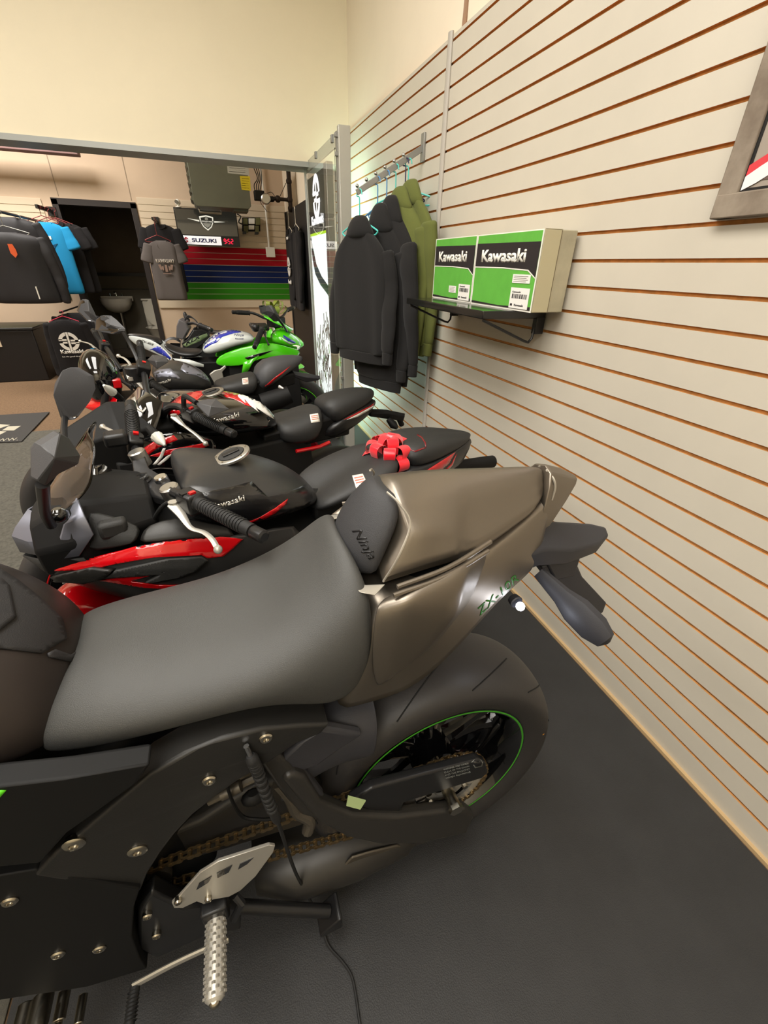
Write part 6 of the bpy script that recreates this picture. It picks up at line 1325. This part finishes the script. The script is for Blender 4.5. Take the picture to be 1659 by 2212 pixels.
for dx_ in (.06, HW-.06):
    mb = MB(); mb.cyl((dx_, .25, HH), (dx_, .25, 3.599-hz0), .008); mb.build('hanging_rod', m_satin, ht)
gv = at(560, 423, y=6.55)-V(ht.location); mb = MB(); mb.box(gv, (.12, .1, .10)); mb.build('gas_valve', m_dark, ht, bevel=.01)
gv2 = at(574, 430, y=6.5)-V(ht.location); mb = MB(); mb.lathe([(-.03, .03), (-.03, .055), (.02, .055), (.03, .045), (.03, .0001)], gv2, (0, -1, 0), 24); mb.build('valve_dial', m_alu, ht)
mb = MB(); mb.cyl(gv2, at(590, 430, y=6.55)-V(ht.location), .03); mb.cyl(gv, gv2, .03); mb.build('valve_union', m_dark, ht)
vb = at(575, 357, y=6.6)-V(ht.location); mb = MB(); mb.box(vb+V((-.03, 0, .03)), (.18, .12, .05)); mb.build('vent_box', m_dark, ht)
for j in range(4):
    mb = MB(); mb.tube(smooth_path([at(548+j*5, 362, y=6.55)-V(ht.location), at(556+j*3, 385, y=6.52)-V(ht.location), at(549+j*5, 400, y=6.55)-V(ht.location), at(553+j*2, 420, y=6.55)-V(ht.location)]), .005, 6); mb.build('control_wire', m_rubber, ht)
gp = thing('gas_pipe', 'rusty dark gas pipe running down beside the heater in the far corner', 'pipe', at(627, 453, y=6.6))
def lp3(*q): return [at(a, b, y=c)-V(gp.location) for a, b, c in q]
mb = MB(); mb.tube(lp3((617, 300, 6.6), (622, 357, 6.6), (628, 452, 6.6)), .026, 12); mb.build('riser', mat('rusty_iron', (52, 40, 34), .6, metal=.4, var=.3, vscale=10), gp)
mb = MB(); mb.tube(lp3((588, 429, 6.56), (626, 432, 6.6)), .02, 12); mb.build('branch', mat('rusty_iron'), gp)
for q in ((626, 432, 6.6), (628, 451, 6.6), (624, 392, 6.6), (600, 430, 6.57)):
    c = lp3(q)[0]; mb = MB(); mb.ball(c, .036, (1, 1, 1.1), 12); mb.build('pipe_fitting', mat('rusty_iron'), gp)
# conduit and outlet box
cn = thing('conduit', 'thin white conduit running down the back wall to a square outlet box', 'conduit', at(584, 545, y=7.67))
mb = MB(); mb.tube([at(562, 352, y=7.66)-V(cn.location), at(575, 462, y=7.66)-V(cn.location), at(582, 540, y=7.66)-V(cn.location)], .013, 8); mb.build('tube', m_cardw, cn)
mb = MB(); mb.box((0, -.02, 0), (.13, .05, .13)); mb.build('outlet_box', m_cardw, cn, bevel=.006)
mb = MB(); mb.tube(smooth_path([at(577, 457, y=7.62)-V(cn.location), at(562, 432, y=7.5)-V(cn.location), at(585, 415, y=7.4)-V(cn.location), at(600, 430, y=7.4)-V(cn.location), at(618, 395, y=7.4)-V(cn.location)], 6), .004, 6); mb.build('loose_wire', m_rubber, cn)
# two-flag control board
eb = thing('wall_control', 'small open control board with olive and dark components beside the wall screen', 'control panel', at(541, 490, y=7.64))
def eq(nm, a, b, c, d, m, off=0): 
    p = [at(x, y, y=7.64-off)-V(eb.location) for x, y in ((a, b), (c, b), (c, d), (a, d))]; mb = MB(); mb.prism(p, (0, .04, 0)); return mb.build(nm, m, eb, bevel=.003)
m_ol = mat('olive_parts', (96, 96, 58), .5)
eq('board_part', 525, 472, 535, 485, m_ol); eq('board_part', 537, 472, 550, 484, m_cardw); eq('board_part', 552, 471, 562, 486, m_ol); eq('board_part', 526, 488, 536, 503, m_ol); eq('board_part', 537, 487, 549, 496, m_cardw); eq('board_part', 551, 488, 559, 505, m_ol); eq('board_foot', 524, 500, 532, 506, m_satin, .02); eq('board_foot', 550, 501, 558, 507, m_satin, .02); eq('back_board', 523, 470, 562, 500, m_dark, -.015)
mb = MB(); mb.tube(smooth_path([at(512, 462, y=7.6)-V(eb.location), at(520, 468, y=7.6)-V(eb.location), at(516, 480, y=7.6)-V(eb.location), at(528, 486, y=7.6)-V(eb.location)]), .008, 6); mb.build('cable', m_rubber, eb)
# ================================================================== dark panel with shirts, far right
gp2 = thing('display_board', 'tall black display panel on the far right wall, behind the lit banner', 'display panel', (1.10, 5.4, .0))
mb = MB(); mb.bb((0, 0, .02), (.05, 1.75, 1.97)); mb.build('panel_board', m_gloss if 0 else mat('panel_black', (18, 17, 17), .5), gp2, bevel=.004)
mb = MB(); mb.bb((-.012, 0, .02), (0, .05, 1.97)); mb.build('panel_edge', m_satin, gp2); mb = MB(); mb.bb((-.012, 1.68, .02), (0, 1.75, 1.97)); mb.build('panel_edge', m_satin, gp2)
m_wh = mat('white_hanger', (222, 214, 196), .4)
for i, (yy, lab) in enumerate(((6.55, 'white hanger holding the left black shirt on the far black display panel'), (6.05, 'white hanger holding the right black shirt on the far black display panel'))):
    hanger(lab, 1.045, yy, 1.93, R(90), m_wh, w=.2, drop=.16)
    g = garment('shirt', ('long black shirt with white print, left one on the far black display panel', 'long black shirt, right one on the far black display panel, partly behind the banner')[i], 'shirt', 1.045, yy, 1.78, .85, R(-90), m_tee_k, wsh=.2, whem=.22, dep=.035, sleeve='long', hood=False, slen=.75, splay=.02, seed=30+i)
    if i == 0:
        o = V((-.0, -.045, .36)); quads3d('round_logo', [[(x*.11, y*.11) for x, y in p] for p in emblem_polys()], o+V((.02, 0, .12)), (1, 0, 0), (0, 0, 1), m_white, g, .006)
        text3d('shirt_lettering', 'Kawasaki', o+V((-.1, -.002, -.08)), (.24, 0, 0), (0, 0, .05), m_white, g, bold=.03, thick=.006)
        text3d('shirt_lettering', 'Kawasaki', o+V((.03, -.002, .42)), (.12, 0, 0), (0, 0, .03), m_white, g, bold=.03, thick=.006)
# ================================================================== clothes on the left
def tee(label, px, y, zhem, m, seed, **kw):
    p = at(px[0], px[1], y=y); return garment('t_shirt', label, 't-shirt', p.x, y, p.z, zhem, kw.pop('ang', 0), m, hood=False, sleeve=kw.pop('sleeve', 'short'), seed=seed, **kw)
b_ = tee('bright blue t-shirt with small dark chest print, hanging left of the doorway', (96, 474), 7.15, .97, m_tee_b, 50, wsh=.185, whem=.20, dep=.045, splay=.03)
zc = .52; quads3d('chest_print', [[(-.07, .03), (-.02, .015), (0, .03), (.02, .015), (.07, .03), (.04, -.005), (.02, -.04), (0, -.02), (-.02, -.04), (-.04, -.005)]], (0, -.05, zc), (1, 0, 0), (0, 0, 1), mat('teal_print', (10, 70, 104), .6), b_, .012)
mb = MB(); mb.bb((-.025, -.058, zc+.07), (.025, -.05, zc+.105)); mb.build('size_sticker', m_white, b_)
for i, (dx_, yy, lab) in enumerate(((.12, 7.3, 'black t-shirt right behind the bright blue one'), (.20, 7.42, 'black t-shirt nearest the doorway frame, last behind the blue one'))):
    p = at(96, 474, y=yy); garment('t_shirt', lab, 't-shirt', p.x+dx_, yy, p.z, .97, 0, m_tee_k, wsh=.2, whem=.21, dep=.04, sleeve='short', hood=False, seed=60+i)
pr = at(88, 450, y=7.3); ar_ = thing('garment_rail', 'dark metal arm on the left slatwall holding the blue t-shirt', 'garment rail', (pr.x+.02, 7.68, pr.z))
mb = MB(); mb.bb((-.012, -.62, -.02), (.012, -.001, .02)); mb.build('arm_bar', m_satin, ar_); mb = MB(); mb.bb((-.05, -.012, -.05), (.05, -.001, .05)); mb.build('wall_plate', m_satin, ar_)
for i, yy in enumerate((7.15, 7.3, 7.42)):
    hanger(('red wire hanger in the neck of the blue t-shirt', 'red wire hanger just behind the blue t-shirt', 'red wire hanger furthest behind the blue t-shirt')[i], pr.x+.02+.04*i, yy, pr.z+.012, 0, m_wire, w=.16, drop=.10)
gg = tee('charcoal v-neck t-shirt with pale chest print, hanging right of the doorway', (347, 515), 7.1, .90, m_tee_g, 70, wsh=.17, whem=.19, dep=.045, vneck=True)
text3d('chest_lettering', 'KAWASAKI', (-.105, -.056, .44), (.21, 0, 0), (0, 0, .045), mat('faded_print', (190, 182, 170), .7), gg, bold=.02, thick=.006)
quads3d('chest_print', [[(-.09, .42), (-.06, .425), (-.045, .37), (-.07, .36)], [(-.05, .40), (-.03, .41), (-.03, .36), (-.045, .355)], [(.09, .42), (.06, .425), (.045, .37), (.07, .36)], [(.05, .40), (.03, .41), (.03, .36), (.045, .355)], [(-.012, .42), (.012, .42), (.016, .34), (-.016, .34)], [(-.05, .325), (.05, .325), (.05, .315), (-.05, .315)]], (0, -.056, 0), (1, 0, 0), (0, 0, 1), mat('faded_print_brown', (132, 108, 96), .7), gg, .006)
p = at(342, 478, y=7.3); garment('t_shirt', 'black t-shirt hanging directly behind the charcoal v-neck one', 't-shirt', p.x, 7.35, p.z, .98, 0, m_tee_k, wsh=.2, whem=.21, dep=.04, sleeve='short', hood=False, seed=71)
pr2 = at(333, 475, y=7.3); ar2 = thing('garment_rail', 'dark metal arm right of the doorway holding the charcoal v-neck t-shirt', 'garment rail', (pr2.x, 7.68, pr2.z))
mb = MB(); mb.bb((-.010, -.62, -.015), (.010, -.001, .015)); mb.build('arm_bar', m_satin, ar2); mb = MB(); mb.bb((-.03, -.012, -.06), (.03, -.001, .06)); mb.build('wall_plate', m_satin, ar2)
hanger('dark red wire hanger holding the charcoal v-neck t-shirt', pr2.x+.01, 7.1, pr2.z+.01, 0, m_wire, w=.15, drop=.19); hanger('brown wire hanger holding the black t-shirt behind the charcoal one', pr2.x, 7.35, pr2.z+.01, 0, m_wire, w=.16, drop=.10)
# jackets on the far left
def jk(label, px, y, zhem, seed, **kw):
    p = at(px[0], px[1], y=y); return garment('jacket', label, 'jacket', p.x, y, p.z, zhem, 0, m_jack, hood=False, sleeve='long', seed=seed, **kw)
j1 = jk('black jacket with an orange tag at its neck, at the far left', (10, 496), 6.2, .93, 80, wsh=.30, whem=.31, dep=.10, slen=.62, splay=.10)
jk('black jacket on the rail behind the one with the orange tag', (4, 462), 6.75, 1.0, 81, wsh=.32, whem=.32, dep=.10, slen=.66, splay=.10)
mb = MB(); mb.prism([V((x, -.13, z)) for x, z in ((.02, .55), (.06, .55), (.075, .50), (.075, .46), (.05, .43), (.02, .47))], (0, .004, 0)); mb.build('price_tag', mat('orange_tag', (226, 98, 52), .6), j1)
mb = MB(); mb.bb((.13, -.125, .05), (.14, -.11, .17)); mb.build('zip_pull', m_white, j1)
sv = thing('garment_rail', 'dark metal rail at the far left holding the black jackets', 'garment rail', (j1.location.x, 6.2, 1.76))
mb = MB(); mb.tube([(0, -.2, 0), (0, 1.47, 0)], .014, 10); mb.build('rail_bar', m_satin, sv)
hanger('grey metal hanger in the neck of the jacket with the orange tag', j1.location.x, 6.2, 1.765, 0, m_galv, w=.2, drop=.13)
hanger('grey metal hanger of the jacket further back on the far left rail', j1.location.x, 6.75, 1.765, 0, m_galv, w=.2, drop=.13)
# low rail with long sleeved shirt
pl = at(137, 690, y=6.55)
ll = garment('shirt', 'long sleeved black shirt with large white round logo, hanging low left of the doorway', 'shirt', pl.x, 6.55, pl.z+.02, .09, 0, m_tee_k, wsh=.20, whem=.21, dep=.05, sleeve='long', hood=False, slen=.62, splay=.05, seed=90)
Hc_ = pl.z+.02-.09
quads3d('round_logo', [[(x*.105, y*.105) for x, y in p] for p in emblem_polys()], (0, -.062, at(136, 738, y=6.5).z-.09), (1, 0, 0), (0, 0, 1), m_white, ll, .006)
text3d('shirt_lettering', 'Kawasaki', (-.12, -.062, at(136, 762, y=6.5).z-.10), (.24, 0, 0), (0, 0, .045), m_white, ll, bold=.03, thick=.006)
text3d('shirt_lettering_small', 'Let the good times roll', (-.12, -.062, at(136, 768, y=6.5).z-.115), (.24, 0, 0), (0, 0, .02), m_white, ll, bold=.0, thick=.004)
p = at(170, 672, y=6.8); garment('shirt', 'black long sleeved shirt directly behind the one with the white round logo', 'shirt', p.x-.05, 6.8, p.z, .15, 0, m_tee_k, wsh=.23, whem=.23, dep=.05, sleeve='long', hood=False, slen=.62, seed=91)
hk = at(121, 676, y=6.55); hanger('bright pink hanger in the neck of the shirt with the round logo', pl.x, 6.55, pl.z+.09, 0, m_pink, w=.15, drop=.06)
rl = thing('garment_rail', 'low dark rail holding the black shirts left of the doorway', 'garment rail', (pl.x, 7.0, pl.z+.09)); mb = MB(); mb.tube([(0, -.5, -.012), (0, .67, -.012)], .010, 8); mb.build('rail_bar', m_satin, rl)
# black counter
ct = thing('counter', 'low black counter at the far left edge under the jackets', 'counter', (-3.0, 7.05, 0))
mb = MB(); mb.bb((-.9, -.3, 0), (.86, .3, .60)); mb.build('cabinet', mat('counter_black', (22, 20, 21), .4), ct, bevel=.01); mb = MB(); mb.bb((-.92, -.32, .60), (.88, .32, .63)); mb.build('counter_top', m_satin, ct, bevel=.006)
mb = MB(); mb.bb((-.4, -.30-.01, .42), (.5, -.3, .55)); mb.build('pale_panel', m_bs, ct)
# ------------------------------------------------------------------ lights
def area(name, loc, rot, sx, sy, power, col):
    l = bpy.data.lights.new(name, 'AREA'); l.shape = 'RECTANGLE'; l.size = sx; l.size_y = sy; l.energy = power; l.color = col
    o = bpy.data.objects.new(name, l); COL.objects.link(o); o.location = loc; o.rotation_euler = rot; return o
warm = (1.0, .96, .895)
area('ceiling_panel_light', (-.6, 1.0, 3.5), (0, 0, 0), 1.2, 3.0, 95, warm)
area('ceiling_panel_light', (-3.2, 1.5, 3.5), (0, 0, 0), 1.2, 3.0, 95, warm)
area('ceiling_panel_light', (-1.2, -1.9, 3.5), (0, 0, 0), 2.4, 1.2, 70, warm)
area('ceiling_panel_light', (-2.4, 6.0, 3.5), (0, 0, 0), 2.0, 1.2, 150, (1, .95, .88))
w = bpy.data.worlds.new('world'); scene.world = w; w.use_nodes = True
w.node_tree.nodes['Background'].inputs['Color'].default_value = (1, .93, .85, 1); w.node_tree.nodes['Background'].inputs['Strength'].default_value = .25
scene.view_settings.view_transform = 'Standard'; scene.view_settings.look = 'None'; scene.view_settings.exposure = .47; scene.view_settings.gamma = 1
scene.view_settings.use_curve_mapping = False
